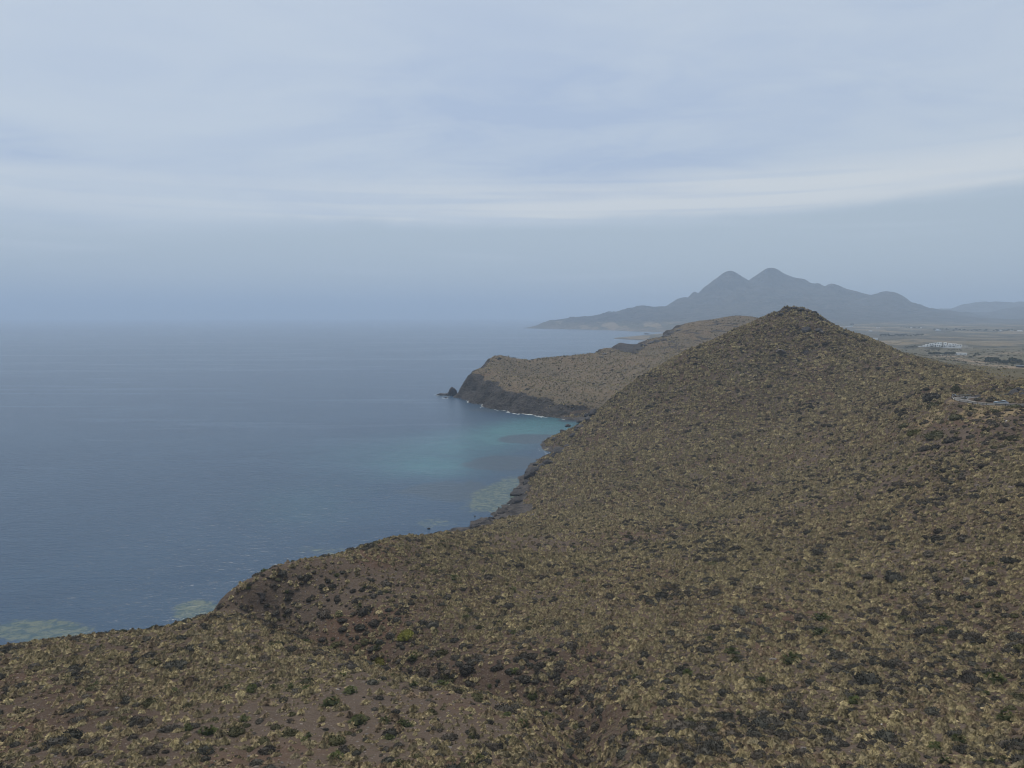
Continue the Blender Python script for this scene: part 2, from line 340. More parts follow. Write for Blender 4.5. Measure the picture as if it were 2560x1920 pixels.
def ground_mat(name, soil_a, soil_b, red, rock_a, rock_b, veg, speck, sandy):
    m, g = material(name); geo = g.n('ShaderNodeNewGeometry'); P = geo.outputs['Position']
    ra = g.n('ShaderNodeAttribute'); ra.attribute_name = 'rock'
    va = g.n('ShaderNodeAttribute'); va.attribute_name = 'bare'
    n1 = g.noise(P, 0.02, 4.0, 0.6); n2 = g.noise(P, 0.35, 5.0, 0.65); n3 = g.noise(P, 2.2, 4.0, 0.7)
    col = g.mix(g.ramp(n1, 0.35, 0.65), soil_a, soil_b)
    col = g.mix(g.m('MULTIPLY', g.ramp(g.noise(P, 0.045, 3.0, 0.55, 0.6), 0.50, 0.68), 0.7), col, red)
    col = g.mix(g.ramp(n2, 0.25, 0.75, 0.0, 0.55), col, g.mix(1.0, col, (0.62, 0.62, 0.64), 'MULTIPLY'))
    grit = g.ramp(n3, 0.56, 0.72)
    col = g.mix(g.m('MULTIPLY', grit, 0.35), col, (0.205, 0.180, 0.158))
    pb = g.n('ShaderNodeTexVoronoi'); g.put(pb.inputs['Vector'], P); pb.inputs['Scale'].default_value = 2.6
    pc = g.n('ShaderNodeSeparateColor', ins={0: pb.outputs['Color']})
    peb = g.m('MULTIPLY', g.ramp(pb.outputs['Distance'], 0.20, 0.34, 1.0, 0.0), g.ramp(pc.outputs[0], 0.55, 0.62))
    col = g.mix(g.m('MULTIPLY', peb, 0.75), col, g.mix(pc.outputs[1], (0.055, 0.046, 0.042), (0.20, 0.172, 0.150)))
    sa = g.n('ShaderNodeAttribute'); sa.attribute_name = 'sandy'
    sandf = g.ramp(g.m('ADD', sa.outputs['Fac'], g.m('MULTIPLY', g.m('SUBTRACT', n2, 0.5), 1.1)), 0.42, 0.62)
    col = g.mix(g.m('MULTIPLY', sandf, 0.85), col, sandy)
    # low dry plants and litter between the tussocks
    vo = g.n('ShaderNodeTexVoronoi'); vo.feature = 'F1'; g.put(vo.inputs['Vector'], g.mapping(P, (1, 1, 0.6))); vo.inputs['Scale'].default_value = speck
    sp = g.ramp(vo.outputs['Distance'], 0.18, 0.52, 1.0, 0.0)
    sp = g.m('MULTIPLY', sp, g.ramp(g.noise(P, speck * 0.33, 3.0, 0.6), 0.36, 0.56))
    sp = g.m('MULTIPLY', sp, g.m('SUBTRACT', 1.0, va.outputs['Fac'], clamp=True))
    vcol = g.mix(g.ramp(vo.outputs['Color'], 0.2, 0.8), veg, (veg[0] * 0.5, veg[1] * 0.52, veg[2] * 0.62))
    col = g.mix(g.m('MULTIPLY', sp, 0.9), col, vcol)
    sc = g.n('ShaderNodeAttribute'); sc.attribute_name = 'scrubby'
    col = g.mix(g.m('MULTIPLY', g.m('MULTIPLY', g.m('MULTIPLY', sc.outputs['Fac'], g.m('SUBTRACT', 1.0, sandf)), g.ramp(g.noise(P, 0.5, 4.0, 0.65), 0.30, 0.55, 0.35, 1.0)), 0.85), col, g.mix(g.ramp(n1, 0.35, 0.65), (0.105, 0.096, 0.062), (0.078, 0.076, 0.050)))
    # bare rock on the steep faces
    rn = g.m('ADD', g.m('MULTIPLY', g.noise(g.mapping(P, (1, 1, 0.30)), 0.26, 6.0, 0.70, 0.5), 0.62), g.m('MULTIPLY', g.noise(g.mapping(P, (0.25, 0.25, 2.2), (0.12, 0.08, 0)), 0.30, 5.0, 0.65, 0.6), 0.38))
    rk = g.mix(g.ramp(rn, 0.38, 0.60), rock_a, rock_b)
    rk = g.mix(g.ramp(g.noise(P, 1.3, 4.0, 0.7), 0.6, 0.8, 0, 0.5), rk, (rock_b[0] * 1.7, rock_b[1] * 1.6, rock_b[2] * 1.5))
    rf = g.ramp(g.m('ADD', ra.outputs['Fac'], g.m('MULTIPLY', g.m('SUBTRACT', n2, 0.5), 0.7)), 0.40, 0.62)
    col = g.mix(rf, col, rk)
    g.put(g.b.inputs['Base Color'], col)
    hgt = g.m('ADD', g.m('MULTIPLY', n2, 0.6), g.m('ADD', g.m('MULTIPLY', n3, 0.34), g.m('MULTIPLY', sp, 0.5 / speck)))
    hgt = g.m('ADD', hgt, g.m('MULTIPLY', g.m('MULTIPLY', rn, rf), 3.5))
    bp = g.n('ShaderNodeBump', ins={'Height': hgt}); bp.inputs['Strength'].default_value = 0.8; bp.inputs['Distance'].default_value = 0.8
    g.put(g.b.inputs['Normal'], bp)
    g.b.inputs['Roughness'].default_value = 0.95; g.b.inputs['Specular IOR Level'].default_value = 0.1
    return m
M = {}
M['hill'] = ground_mat('hillside_soil', (0.066, 0.046, 0.035), (0.090, 0.068, 0.053), (0.086, 0.050, 0.034), (0.026, 0.025, 0.027), (0.082, 0.073, 0.068), (0.125, 0.106, 0.058), 1.1, (0.20, 0.150, 0.085))
M['headland'] = ground_mat('headland_soil', (0.132, 0.100, 0.066), (0.112, 0.090, 0.062), (0.142, 0.096, 0.062), (0.018, 0.017, 0.018), (0.060, 0.053, 0.048), (0.080, 0.075, 0.048), 0.42, (0.24, 0.18, 0.125))

def sea_mat():
    m, g = material('sea_water'); geo = g.n('ShaderNodeNewGeometry'); P = geo.outputs['Position']
    A = {}
    for k in ('sand', 'reef', 'weed'):
        a = g.n('ShaderNodeAttribute'); a.attribute_name = k; A[k] = a.outputs['Fac']
    n1 = g.noise(P, 0.012, 4.0, 0.6, 0.5); n2 = g.noise(P, 0.06, 4.0, 0.6, 0.6); n3 = g.noise(P, 0.35, 4.0, 0.65, 0.8)
    deep = g.mix(g.ramp(n1, 0.3, 0.7), (0.013, 0.039, 0.078), (0.019, 0.049, 0.091))
    sand = g.mix(g.ramp(n2, 0.3, 0.7), (0.028, 0.108, 0.130), (0.036, 0.126, 0.142))
    sf = g.ramp(g.m('ADD', A['sand'], g.m('MULTIPLY', g.m('SUBTRACT', n2, 0.5), 0.22)), 0.05, 1.0)
    col = g.mix(sf, deep, sand)
    wf = g.ramp(g.m('ADD', A['weed'], g.m('MULTIPLY', g.m('SUBTRACT', n2, 0.5), 0.55)), 0.42, 0.58)
    col = g.mix(g.m('MULTIPLY', wf, 0.85), col, (0.026, 0.046, 0.066))
    rn = g.m('ADD', g.m('MULTIPLY', n3, 0.6), g.m('MULTIPLY', n2, 0.6))
    reef = g.mix(g.ramp(n3, 0.38, 0.62), (0.026, 0.058, 0.062), (0.100, 0.118, 0.080))
    rf = g.ramp(g.m('ADD', A['reef'], g.m('MULTIPLY', g.m('SUBTRACT', rn, 0.6), 1.1)), 0.30, 0.62)
    col = g.mix(g.m('MULTIPLY', rf, 0.8), col, reef)
    g.put(g.b.inputs['Base Color'], col)
    g.b.inputs['IOR'].default_value = 1.333; g.b.inputs['Specular IOR Level'].default_value = 0.5
    # wind lanes: smoother streaks lying across the bay
    lane = g.noise(g.mapping(P, (0.0011, 0.0062, 1), (0, 0, -0.85)), 1.0, 5.0, 0.62, 0.9)
    lanef = g.ramp(lane, 0.50, 0.60)
    lane2 = g.noise(g.mapping(P, (0.004, 0.03, 1), (0, 0, -0.80)), 1.0, 4.0, 0.6, 0.6)
    lanef = g.m('MAXIMUM', g.m('MULTIPLY', lanef, g.ramp(lane2, 0.42, 0.56)), g.m('MULTIPLY', g.ramp(lane2, 0.60, 0.66), 0.8))
    g.put(g.b.inputs['Roughness'], g.ramp(lanef, 0, 1, 0.24, 0.185, False))
    w1 = g.noise(g.mapping(P, (0.16, 0.36, 1), (0, 0, -0.35)), 1.0, 4.0, 0.6, 0.3)
    w2 = g.noise(g.mapping(P, (0.6, 1.1, 1), (0, 0, -0.3)), 1.0, 3.0, 0.6, 0.2)
    h = g.m('ADD', g.m('MULTIPLY', w1, 1.0), g.m('MULTIPLY', w2, 0.35))
    bp = g.n('ShaderNodeBump', ins={'Height': h}); g.put(bp.inputs['Strength'], g.ramp(lanef, 0, 1, 0.75, 0.62, False)); bp.inputs['Distance'].default_value = 0.8
    g.put(g.b.inputs['Normal'], bp)
    return m
M['sea'] = sea_mat()

def plain_mat():
    m, g = material('far_country'); geo = g.n('ShaderNodeNewGeometry'); P = geo.outputs['Position']
    sep = g.n('ShaderNodeSeparateXYZ', ins={0: P}); z = sep.outputs[2]
    n1 = g.noise(P, 0.0022, 5.0, 0.6, 0.4); n2 = g.noise(P, 0.012, 5.0, 0.65, 0.3); n3 = g.noise(P, 0.06, 4.0, 0.65)
    scrub = g.mix(g.ramp(n1, 0.35, 0.65), (0.088, 0.079, 0.056), (0.112, 0.094, 0.070))
    scrub = g.mix(g.ramp(n3, 0.42, 0.58, 0, 0.75), scrub, (0.030, 0.036, 0.024))
    vo = g.n('ShaderNodeTexVoronoi'); g.put(vo.inputs['Vector'], g.mapping(P, (1.0, 0.45, 1), (0, 0, 0.3))); vo.inputs['Scale'].default_value = 0.011; vo.inputs['Randomness'].default_value = 0.9
    fld = g.n('ShaderNodeSeparateColor', ins={0: vo.outputs['Color']})
    isf = g.m('MULTIPLY', g.ramp(fld.outputs[0], 0.60, 0.66), g.ramp(z, 62, 44))
    isf = g.m('MULTIPLY', isf, g.ramp(n2, 0.36, 0.5))
    fcol = g.mix(fld.outputs[1], (0.22, 0.172, 0.112), (0.15, 0.128, 0.086))
    col = g.mix(g.m('MULTIPLY', isf, 0.85), scrub, fcol)
    mtn = g.mix(g.ramp(n2, 0.35, 0.65), (0.022, 0.026, 0.032), (0.062, 0.060, 0.060))
    mtn = g.mix(g.ramp(n3, 0.5, 0.7, 0, 0.5), mtn, (0.028, 0.030, 0.026))
    col = g.mix(g.ramp(g.m('ADD', z, g.m('MULTIPLY', n1, 60.0)), 62, 100), col, mtn)
    shore = g.m('MULTIPLY', g.ramp(z, 24, 6), g.ramp(n2, 0.42, 0.6))
    col = g.mix(g.m('MULTIPLY', shore, 0.5), col, (0.17, 0.135, 0.105))
    g.put(g.b.inputs['Base Color'], col)
    bp = g.n('ShaderNodeBump', ins={'Height': g.m('ADD', g.m('MULTIPLY', n2, 55.0), g.m('MULTIPLY', n3, 5.0))}); bp.inputs['Strength'].default_value = 1.0; bp.inputs['Distance'].default_value = 1.0
    g.put(g.b.inputs['Normal'], bp)
    g.b.inputs['Roughness'].default_value = 0.95; g.b.inputs['Specular IOR Level'].default_value = 0.1
    return m
M['far'] = plain_mat()

# ================================================================ the land
def grid_mesh(name, X, Y, Zv, mat, attrs, keep=None):
    ny, nx = Zv.shape; co = np.stack([X, Y, Zv], 2).reshape(-1, 3).astype(np.float32)
    idx = np.arange(nx * ny).reshape(ny, nx)
    q = np.stack([idx[:-1, :-1], idx[:-1, 1:], idx[1:, 1:], idx[1:, :-1]], 2).reshape(-1, 4)
    if keep is not None:
        k = keep.ravel(); q = q[k[q].any(1)]
        used = np.unique(q); remap = np.full(nx * ny, -1); remap[used] = np.arange(len(used)); q = remap[q]; co = co[used]
    else: used = slice(None)
    me = bpy.data.meshes.new(name); me.vertices.add(len(co)); me.vertices.foreach_set('co', co.ravel())
    me.loops.add(q.size); me.loops.foreach_set('vertex_index', q.ravel().astype(np.int32))
    me.polygons.add(len(q)); me.polygons.foreach_set('loop_start', np.arange(0, q.size, 4, dtype=np.int32))
    me.update(calc_edges=True); me.shade_smooth()
    for k, a in attrs.items():
        at = me.attributes.new(k, 'FLOAT', 'POINT'); at.data.foreach_set('value', np.ascontiguousarray(a.ravel()[used]).astype(np.float32))
    me.materials.append(mat); return me
def sstep(x, a, b):
    t = np.clip((x - a) / (b - a), 0, 1); return t * t * (3 - 2 * t)
class Land:
    """height samples on a regular grid with bilinear lookup"""
    def __init__(s, x0, x1, y0, y1, r): s.x0, s.y0, s.r = x0, y0, r; s.X, s.Y = np.meshgrid(np.arange(x0, x1 + r, r), np.arange(y0, y1 + r, r))
    def slope(s):
        gy, gx = np.gradient(s.Z, s.r); return gx, gy, np.hypot(gx, gy)
    def at(s, x, y, A=None):
        A = s.Z if A is None else A
        fx = np.clip((np.asarray(x) - s.x0) / s.r, 0, A.shape[1] - 1.001); fy = np.clip((np.asarray(y) - s.y0) / s.r, 0, A.shape[0] - 1.001)
        i = fx.astype(int); j = fy.astype(int); u = fx - i; v = fy - j
        return (A[j, i] * (1-u) + A[j, i+1] * u) * (1-v) + (A[j+1, i] * (1-u) + A[j+1, i+1] * u) * v
rbf_near = RBF(near_pts + mid_pts); rbf_far = RBF(far_pts(), 0.0, 1000)

ROAD = [Vector(D(u, v, y)) for u, v, y in ROAD_PIX]
def road_dist(x, y):
    d = np.full(np.shape(x), 1e9); zz = np.zeros(np.shape(x))
    for a, b in zip(ROAD[:-1], ROAD[1:]):
        ex, ey = b.x - a.x, b.y - a.y; L = ex * ex + ey * ey
        t = np.clip(((x - a.x) * ex + (y - a.y) * ey) / L, 0, 1)
        q = np.hypot(x - a.x - t * ex, y - a.y - t * ey); k = q < d
        d = np.where(k, q, d); zz = np.where(k, a.z + t * (b.z - a.z), zz)
    return d, zz
def beyond_ridge(x, y):
    """1 in the valley on the inland side of the big hill's ridge"""
    return sstep(x - np.interp(y, [285, 320, 385, 430, 462, 490, 515, 530], [175, 188, 216, 227, 229, 228, 223, 215]), 10, 32) * sstep(y, 292, 330)
# --- near hillside
L1 = Land(-215, 505, -60, 652, 1.25)
z = blur(rbf_near(L1.X, L1.Y), 3)
x, y = L1.X, L1.Y
ldist = np.hypot(x, y)
amp = sstep(z, 1.0, 12.0)
z = z + amp * (1.2 * fbm(x/26, y/26, 3, 3) - (1.0 + 2.2 * sstep(ldist, 200, 380)) * np.maximum(ridged(x/40 + 0.35*fbm(x/24, y/24, 2, 5), y/90, 3, 9), 0)**1.6 * sstep(ldist, 60, 140)) + 0.16 * fbm(x/3.2, y/3.2, 3, 21)
z = z + sstep(z, 62, 90) * 1.3 * ridged(x/9, y/9, 3, 31)
def line_dist(x, y, line):
    d = np.full(np.shape(x), 1e9)
    for a, b in zip(line[:-1], line[1:]):
        ex, ey = b[0] - a[0], b[1] - a[1]; tt = np.clip(((x - a[0]) * ex + (y - a[1]) * ey) / (ex * ex + ey * ey), 0, 1)
        d = np.minimum(d, np.hypot(x - a[0] - tt * ex, y - a[1] - tt * ey))
    return d
gd = line_dist(x, y, GULLY_LINE); z = z - 2.6 * np.exp(-(gd / (3.6 + 1.2 * fbm(x/9, y/9, 2, 33)))**2)
rd, rz = road_dist(x, y)
k = sstep(rd, 7.5, 3.1); z = z * (1 - k) + (rz - 0.12) * k
L1.Z = np.maximum(z, -5.5)
# --- headland, back hill and start of the plain
L2 = Land(-135, 1100, 646, 1530, 2.5)
z = blur(rbf_near(L2.X, L2.Y), 1); x, y = L2.X, L2.Y
t = sstep(y, 1330, 1515); z = z * (1 - t) + rbf_far(x, y) * t
amp = sstep(z, 2, 14)
z = z + amp * (1.6 * fbm(x/45, y/45, 4, 41) - 1.4 * np.maximum(ridged(x/60, y/60, 3, 44), 0)**2) + 0.3 * fbm(x/8, y/8, 3, 47)
L2.Z = np.maximum(z, -5.5)
# match the two sheets where they meet
e = sstep(L1.Y, 620, 652); L1.Z = L1.Z * (1 - e) + L2.at(L1.X, np.maximum(L1.Y, 647)) * e
# --- far country
L3 = Land(-700, 6500, 1500, 8900, 18.0)
x, y = L3.X, L3.Y; z = rbf_far(x, y); z = blur(z, 1)
h = sstep(z, 45, 260)
z = z + 15 * sstep(z, 14, 45) * sstep(x, 1500, 800) * ridged(x/120, y/120, 3, 77)
z = z - 62 * h * np.maximum(ridged(x/210 + 0.5*fbm(x/300, y/300, 2, 61), y/520, 4, 63), 0)**1.5 * sstep(z, 470, 330) + 7 * h * fbm(x/110, y/110, 3, 66) + sstep(z, 10, 40) * 1.8 * fbm(x/160, y/160, 3, 68)
L3.Z = np.maximum(z, -5.5)
b = sstep(L3.Y, 1560, 1500); L3.Z = L3.Z * (1 - b) + (L2.at(np.minimum(L3.X, 1099), np.full(L3.X.shape, 1524.0)) - 0.4) * b * (L3.X < 1100) + L3.Z * b * (L3.X >= 1100)

def craggy(L, a_amp, sc, seed, lo, hi, shore):
    """steep faces pushed in and out along their normal into ribs and ledges"""
    gx, gy, s = L.slope(); rock = np.maximum(sstep(s, lo, hi), sstep(L.Z + shore * 0.5 * fbm(L.X/12, L.Y/12, 3, 5), shore, shore * 0.4)) * sstep(L.Z, -2.5, -0.5)
    n = np.stack([-gx, -gy, np.ones_like(s)], 2); n /= np.linalg.norm(n, axis=2, keepdims=True)
    w = ridged((L.X + L.Y * 0.4) / sc, L.Z / (sc * 1.6) + L.Y / (sc * 1.8), 4, seed) * a_amp * blur(rock, 1)
    return L.X + n[..., 0] * w, L.Y + n[..., 1] * w, L.Z + n[..., 2] * w * 0.6, blur(rock, 1)
X1, Y1, Z1, L1.rock = craggy(L1, 1.3, 7.0, 71, 0.76, 1.1, 2.4)
X2, Y2, Z2, L2.rock = craggy(L2, 3.4, 9.0, 73, 0.50, 0.78, 6.0)
# inland the rock shows only in broken bits; rocky crown of the big hill, pale grit banks
L1.rock *= 1 - sstep(L1.Z, 5, 12) * (1 - 0.8 * sstep(fbm(L1.X/3.5, L1.Y/3.5, 3, 97), 0.0, 0.3)) * sstep(L1.Y, 300, 200)
L1.rock = np.maximum(L1.rock, sstep(L1.Z, 80, 94) * 0.55)
L1.rock = np.maximum(L1.rock, 0.46 * sstep(ridged(L1.X/18, (L1.Y + L1.Z * 1.5)/11, 3, 91), 0.45, 0.75) * sstep(L1.X / np.maximum(L1.Y, 1), 0.52, 0.46) * sstep(np.hypot(L1.X, L1.Y), 300, 400))
L2.rock = np.maximum(L2.rock, 0.8 * sstep(ridged(L2.X/40, (L2.Y + L2.Z * 2)/24, 3, 93), 0.42, 0.7) * sstep(L2.Z, 30, 55))
L2.rock = np.maximum(L2.rock, 0.85 * sstep(L2.X - np.interp(L2.Y, [990, 1020, 1060, 1070, 1120, 1150, 1165, 1180], [160, 168, 191, 215, 232, 254, 286, 356]), 26, 4) * sstep(L2.Y, 985, 1010) * sstep(L2.Z, 4, 12))
bare1 = sstep(fbm(L1.X/38, L1.Y/38, 3, 81), 0.05, 0.42) * 0.75
gz = 1.3*np.exp(-(((L1.X - 146)/22)**2 + ((L1.Y - 211)/30)**2)) + 0.7*np.exp(-(((L1.X + 20)/22)**2 + ((L1.Y - 92)/12)**2)) + 0.6*np.exp(-(((L1.X + 45)/30)**2 + ((L1.Y - 195)/30)**2))
bare1 = np.clip(bare1 + gz, 0, 1)
hillbare = 1 - 0.75 * sstep(L1.Y, 300, 380) * sstep(L1.X, 20, 60)
L1.bare = bare1 * hillbare * 0.85
L2.bare = np.zeros_like(L2.Z)
def around(L, spots):
    a = np.zeros_like(L.Z)
    for u_, v_, y_, rx, ry in spots:
        q = at_y(u_, v_, y_); a = np.maximum(a, np.exp(-(((L.X - q[0]) / rx)**2 + ((L.Y - q[1]) / ry)**2)))
    return a
L1.sandy = around(L1, [(2110, 885, 251, 13, 3.5), (2170, 888, 245, 13, 3.5), (2212, 890, 238, 13, 3.5), (2010, 893, 262, 6, 6), (2065, 868, 268, 4, 4)]) + 0.36 * around(L1, [(2160, 940, 212, 18, 20), (2190, 985, 190, 10, 14)])
L2.sandy = around(L2, [(2060, 778, 1050, 26, 40), (2100, 782, 980, 30, 30), (2140, 792, 900, 34, 22), (2180, 797, 860, 34, 20), (2212, 803, 820, 30, 20), (2020, 770, 1170, 60, 16), (2090, 770, 1160, 70, 14), (2140, 776, 1050, 30, 14), (2190, 765, 1250, 60, 20)])
hill = obj('hillside', grid_mesh('hillside', X1, Y1, Z1, M['hill'], {'rock': L1.rock, 'bare': L1.bare, 'sandy': L1.sandy, 'scrubby': beyond_ridge(L1.X, L1.Y)}, L1.Z > -5.2)); hill['kind'] = 'structure'
head = obj('headland', grid_mesh('headland', X2, Y2, Z2, M['headland'], {'rock': L2.rock, 'bare': L2.bare, 'sandy': L2.sandy, 'scrubby': sstep(L2.X / np.maximum(L2.Y, 1), 0.36, 0.46)}, L2.Z > -5.2)); head['kind'] = 'structure'
k3 = (L3.Z > -5.2) & (L3.X < L3.Y * 0.78 + 150)
farl = obj('mountain_terrain', grid_mesh('mountain_terrain', L3.X, L3.Y, L3.Z, M['far'], {}, k3)); farl['kind'] = 'structure'

def ground_z(x, y):
    x = np.asarray(x, float); y = np.asarray(y, float)
    return np.where(y < 649, L1.at(x, y), np.where(y < 1515, L2.at(x, y), L3.at(x, y)))
def hit(u, v, src=False, y0=40.0, y1=8500.0, sea=True):
    """where the line of sight through a photo pixel first meets the land (or the sea)"""
    if src: u, v = u / K, v / K
    r = ray(u, v); t = np.geomspace(y0, y1, 6000) / r[1]
    px, py, pz = r[0] * t, r[1] * t, CAM_H + r[2] * t
    gzz = ground_z(px, py)
    if sea: gzz = np.maximum(gzz, 0.0)
    i = int(np.argmax(pz < gzz))
    return Vector((px[i], py[i], gzz[i]))
def project(x, y, z):
    Yc = y * CP - (z - CAM_H) * SP; U = y * SP + (z - CAM_H) * CP
    return (1280 + FPX * x / Yc) / K, (960 - FPX * U / Yc) / K, Yc      # pixel of the 2212 wide view, depth

# --- the sea: one sheet to the horizon, finely divided in the bay
def spread(a, b, step, lo, hi):
    c = list(np.arange(a, b, step)); s = step
    while c[-1] < hi: s *= 1.22; c.append(c[-1] + s)
    s = step
    while c[0] > lo: s *= 1.22; c.insert(0, c[0] - s)
    return np.array(c)
sx = spread(-260, 120, 3.0, -40000, 40000); sy = spread(90, 1000, 3.5, -6000, 44000)
SX, SY = np.meshgrid(sx, sy)
def blob(u, v, ru, rv, power=1.0):
    """soft patch of seabed around a photo position, extents in photo pixels turned into metres on the water"""
    c = at_z(u, v, 0); a = at_z(u + ru, v, 0); b = at_z(u, v - rv, 0)
    return np.exp(-(((SX - c[0] - (SY - c[1]) * c[0] / c[1]) / (a[0] - c[0]))**2 + ((SY - c[1]) / (b[1] - c[1]))**2)**power)
sand = 0.8*blob(1190, 917, 90, 20) + 0.7*blob(1100, 935, 90, 24) + 0.36*blob(980, 960, 130, 34) + 0.30*blob(820, 985, 260, 56) + 0.36*blob(940, 1010, 120, 20) + 0.25*blob(640, 1100, 160, 50) + 0.2*blob(1010,890,60,16)
weed = 1.0*blob(1150, 948, 85, 12) + 0.8*blob(1090, 1000, 120, 22) + 0.7*blob(1000, 1060, 110, 26) + 0.35*blob(820, 1060, 160, 30) + 0.75*blob(1080, 886, 110, 7) + 0.8*blob(1235, 908, 40, 6)
reef = 1.0*blob(80, 1362, 115, 26, 2) + 0.95*blob(430, 1320, 60, 26, 2) + 0.9*blob(1100, 1055, 45, 26) + 0.75*blob(1060, 1085, 70, 26) + 0.6*blob(1210, 955, 30, 14) + 0.5*blob(700, 1190, 100, 18) + 0.5*blob(1180, 972, 25, 6) + 0.5*blob(930,1130,60,14) + 0.35*blob(300, 1360, 80, 12) + 0.5*blob(970,853,30,4)
sea = obj('sea', grid_mesh('sea', SX, SY, np.zeros_like(SX), M['sea'], {'sand': sand, 'weed': weed, 'reef': reef})); sea['kind'] = 'structure'
# ================================================================ materials of the things
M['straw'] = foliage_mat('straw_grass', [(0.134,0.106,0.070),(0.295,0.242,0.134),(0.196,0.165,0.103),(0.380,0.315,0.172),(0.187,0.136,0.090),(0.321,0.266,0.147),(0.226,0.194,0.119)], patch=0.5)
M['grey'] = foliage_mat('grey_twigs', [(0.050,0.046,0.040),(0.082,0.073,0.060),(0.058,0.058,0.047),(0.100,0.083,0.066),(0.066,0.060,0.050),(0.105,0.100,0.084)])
M['palm'] = foliage_mat('palm_fan', [(0.043,0.056,0.017),(0.065,0.076,0.023),(0.052,0.068,0.026)])
M['olive'] = foliage_mat('olive_leaf', [(0.059,0.060,0.029),(0.086,0.081,0.037),(0.068,0.065,0.036)])
M['lime'] = foliage_mat('lime_leaf', [(0.155,0.155,0.032),(0.173,0.166,0.036)])
M['yellowgreen'] = foliage_mat('yellow_leaf', [(0.108,0.101,0.022),(0.119,0.108,0.025)])
M['tree'] = foliage_mat('tree_leaf', [(0.032,0.042,0.022),(0.048,0.055,0.026),(0.040,0.048,0.029)])
M['feather'] = foliage_mat('feather_leaf', [(0.076,0.076,0.043),(0.086,0.083,0.047)])
M['bark'] = plain('bark', (0.13, 0.105, 0.085), 0.95, 0.3, 4)
def rock_mat(name, a, b, pale):
    m, g = material(name); tc = g.n('ShaderNodeTexCoord'); oi = g.n('ShaderNodeObjectInfo')
    p = tc.outputs['Object']; geo = g.n('ShaderNodeNewGeometry'); p = geo.outputs['Position']
    n = g.noise(p, 0.9, 5.0, 0.65); c = g.mix(g.ramp(n, 0.3, 0.7), a, b)
    c = g.mix(g.m('MULTIPLY', g.ramp(g.noise(p, 3.0, 4.0, 0.7), 0.55, 0.75), 0.5), c, pale)
    c = g.mix(1.0, c, g.ramp(oi.outputs['Random'], 0, 1, 0.75, 1.3, False), 'MULTIPLY')
    g.put(g.b.inputs['Base Color'], c)
    bp = g.n('ShaderNodeBump', ins={'Height': n}); bp.inputs['Strength'].default_value = 0.9; bp.inputs['Distance'].default_value = 0.7
    g.put(g.b.inputs['Normal'], bp); return m
M['dark_rock'] = rock_mat('dark_volcanic_rock', (0.030, 0.030, 0.034), (0.060, 0.056, 0.056), (0.11, 0.10, 0.092))
M['wet_rock'] = rock_mat('wet_shore_rock', (0.020, 0.021, 0.025), (0.040, 0.038, 0.038), (0.07, 0.066, 0.06))
M['tan_rock'] = rock_mat('tan_rock', (0.105, 0.090, 0.078), (0.165, 0.135, 0.112), (0.24, 0.21, 0.18))
M['grey_rock'] = rock_mat('grey_rock', (0.100, 0.090, 0.084), (0.170, 0.150, 0.136), (0.25, 0.23, 0.21))
M['pale_rock'] = rock_mat('pale_rock', (0.50, 0.48, 0.45), (0.62, 0.60, 0.56), (0.7, 0.68, 0.65))
M['shelf_rock'] = rock_mat('shelf_rock', (0.075, 0.070, 0.052), (0.16, 0.142, 0.10), (0.26, 0.23, 0.17))
M['islet'] = rock_mat('islet_rock', (0.05, 0.05, 0.052), (0.085, 0.08, 0.078), (0.12, 0.11, 0.1))

# ================================================================ plant and rock prototypes (mesh data only)
def blade_attr(me, vals):
    at = me.attributes.new('blade', 'FLOAT', 'POINT'); at.data.foreach_set('value', np.array(vals, np.float32)); return me
def dome(sub, rx, rz, rough, seed, lift=0.0):
    v, f = ico(sub); out = []
    for p in v:
        n = 1 + rough * mnoise.noise(Vector(p) * 1.9 + Vector((seed * 3.7, 0, 0))) + 0.5 * rough * mnoise.noise(Vector(p) * 4.3 + Vector((0, seed * 2.1, 0)))
        out.append((p[0] * rx * n, p[1] * rx * n, max(p[2], -0.25) * rz * n + lift))
    return out, f
def tussock_mesh(seed, locks=30):
    """a mop of fine blades falling in separate locks, combed to one side, about 1 m across"""
    r = random.Random(seed); V, F, A = [], [], []
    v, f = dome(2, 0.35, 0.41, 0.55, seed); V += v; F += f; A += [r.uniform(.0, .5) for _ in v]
    for i in range(locks):
        a = r.uniform(0, 2 * math.pi); up = math.asin(min(1, r.uniform(.02, 1.05))); tone = r.random(); reach = r.uniform(.14, .34) * (1.25 if r.random() < .2 else 1)
        for j in range(8):
            a_ = a + r.gauss(0, .16); up_ = min(1.5, max(.02, up + r.gauss(0, .14)))
            d = Vector((math.cos(a_) * math.cos(up_), math.sin(a_) * math.cos(up_), math.sin(up_)))
            p1 = Vector((d.x * .24, d.y * .24, d.z * .34 + .03)); out = Vector((d.x, d.y, 0)) * reach * r.uniform(.7, 1.1) + Vector((-.09, -.03, 0))
            p2 = p1 + out * .6 + Vector((0, 0, (.16 * d.z + .04) * r.uniform(.6, 1.3))); p3 = p1 + out * 1.2 + Vector((0, 0, r.uniform(-.12, .10)))
            t = d.cross(Vector((0, 0, 1))); t = (t.normalized() if t.length > .05 else Vector((1, 0, 0))) * r.uniform(.014, .026); b = len(V)
            V += [tuple(p1 - t), tuple(p1 + t), tuple(p2 - t), tuple(p2 + t), tuple(p3)]
            F += [(b, b+1, b+3, b+2), (b+2, b+3, b+4)]; A += [min(1, max(.1, .2 + .8 * tone + r.uniform(-.12, .12)))] * 5
    return blade_attr(mesh_data('tussock', V, F, M['straw']), A)
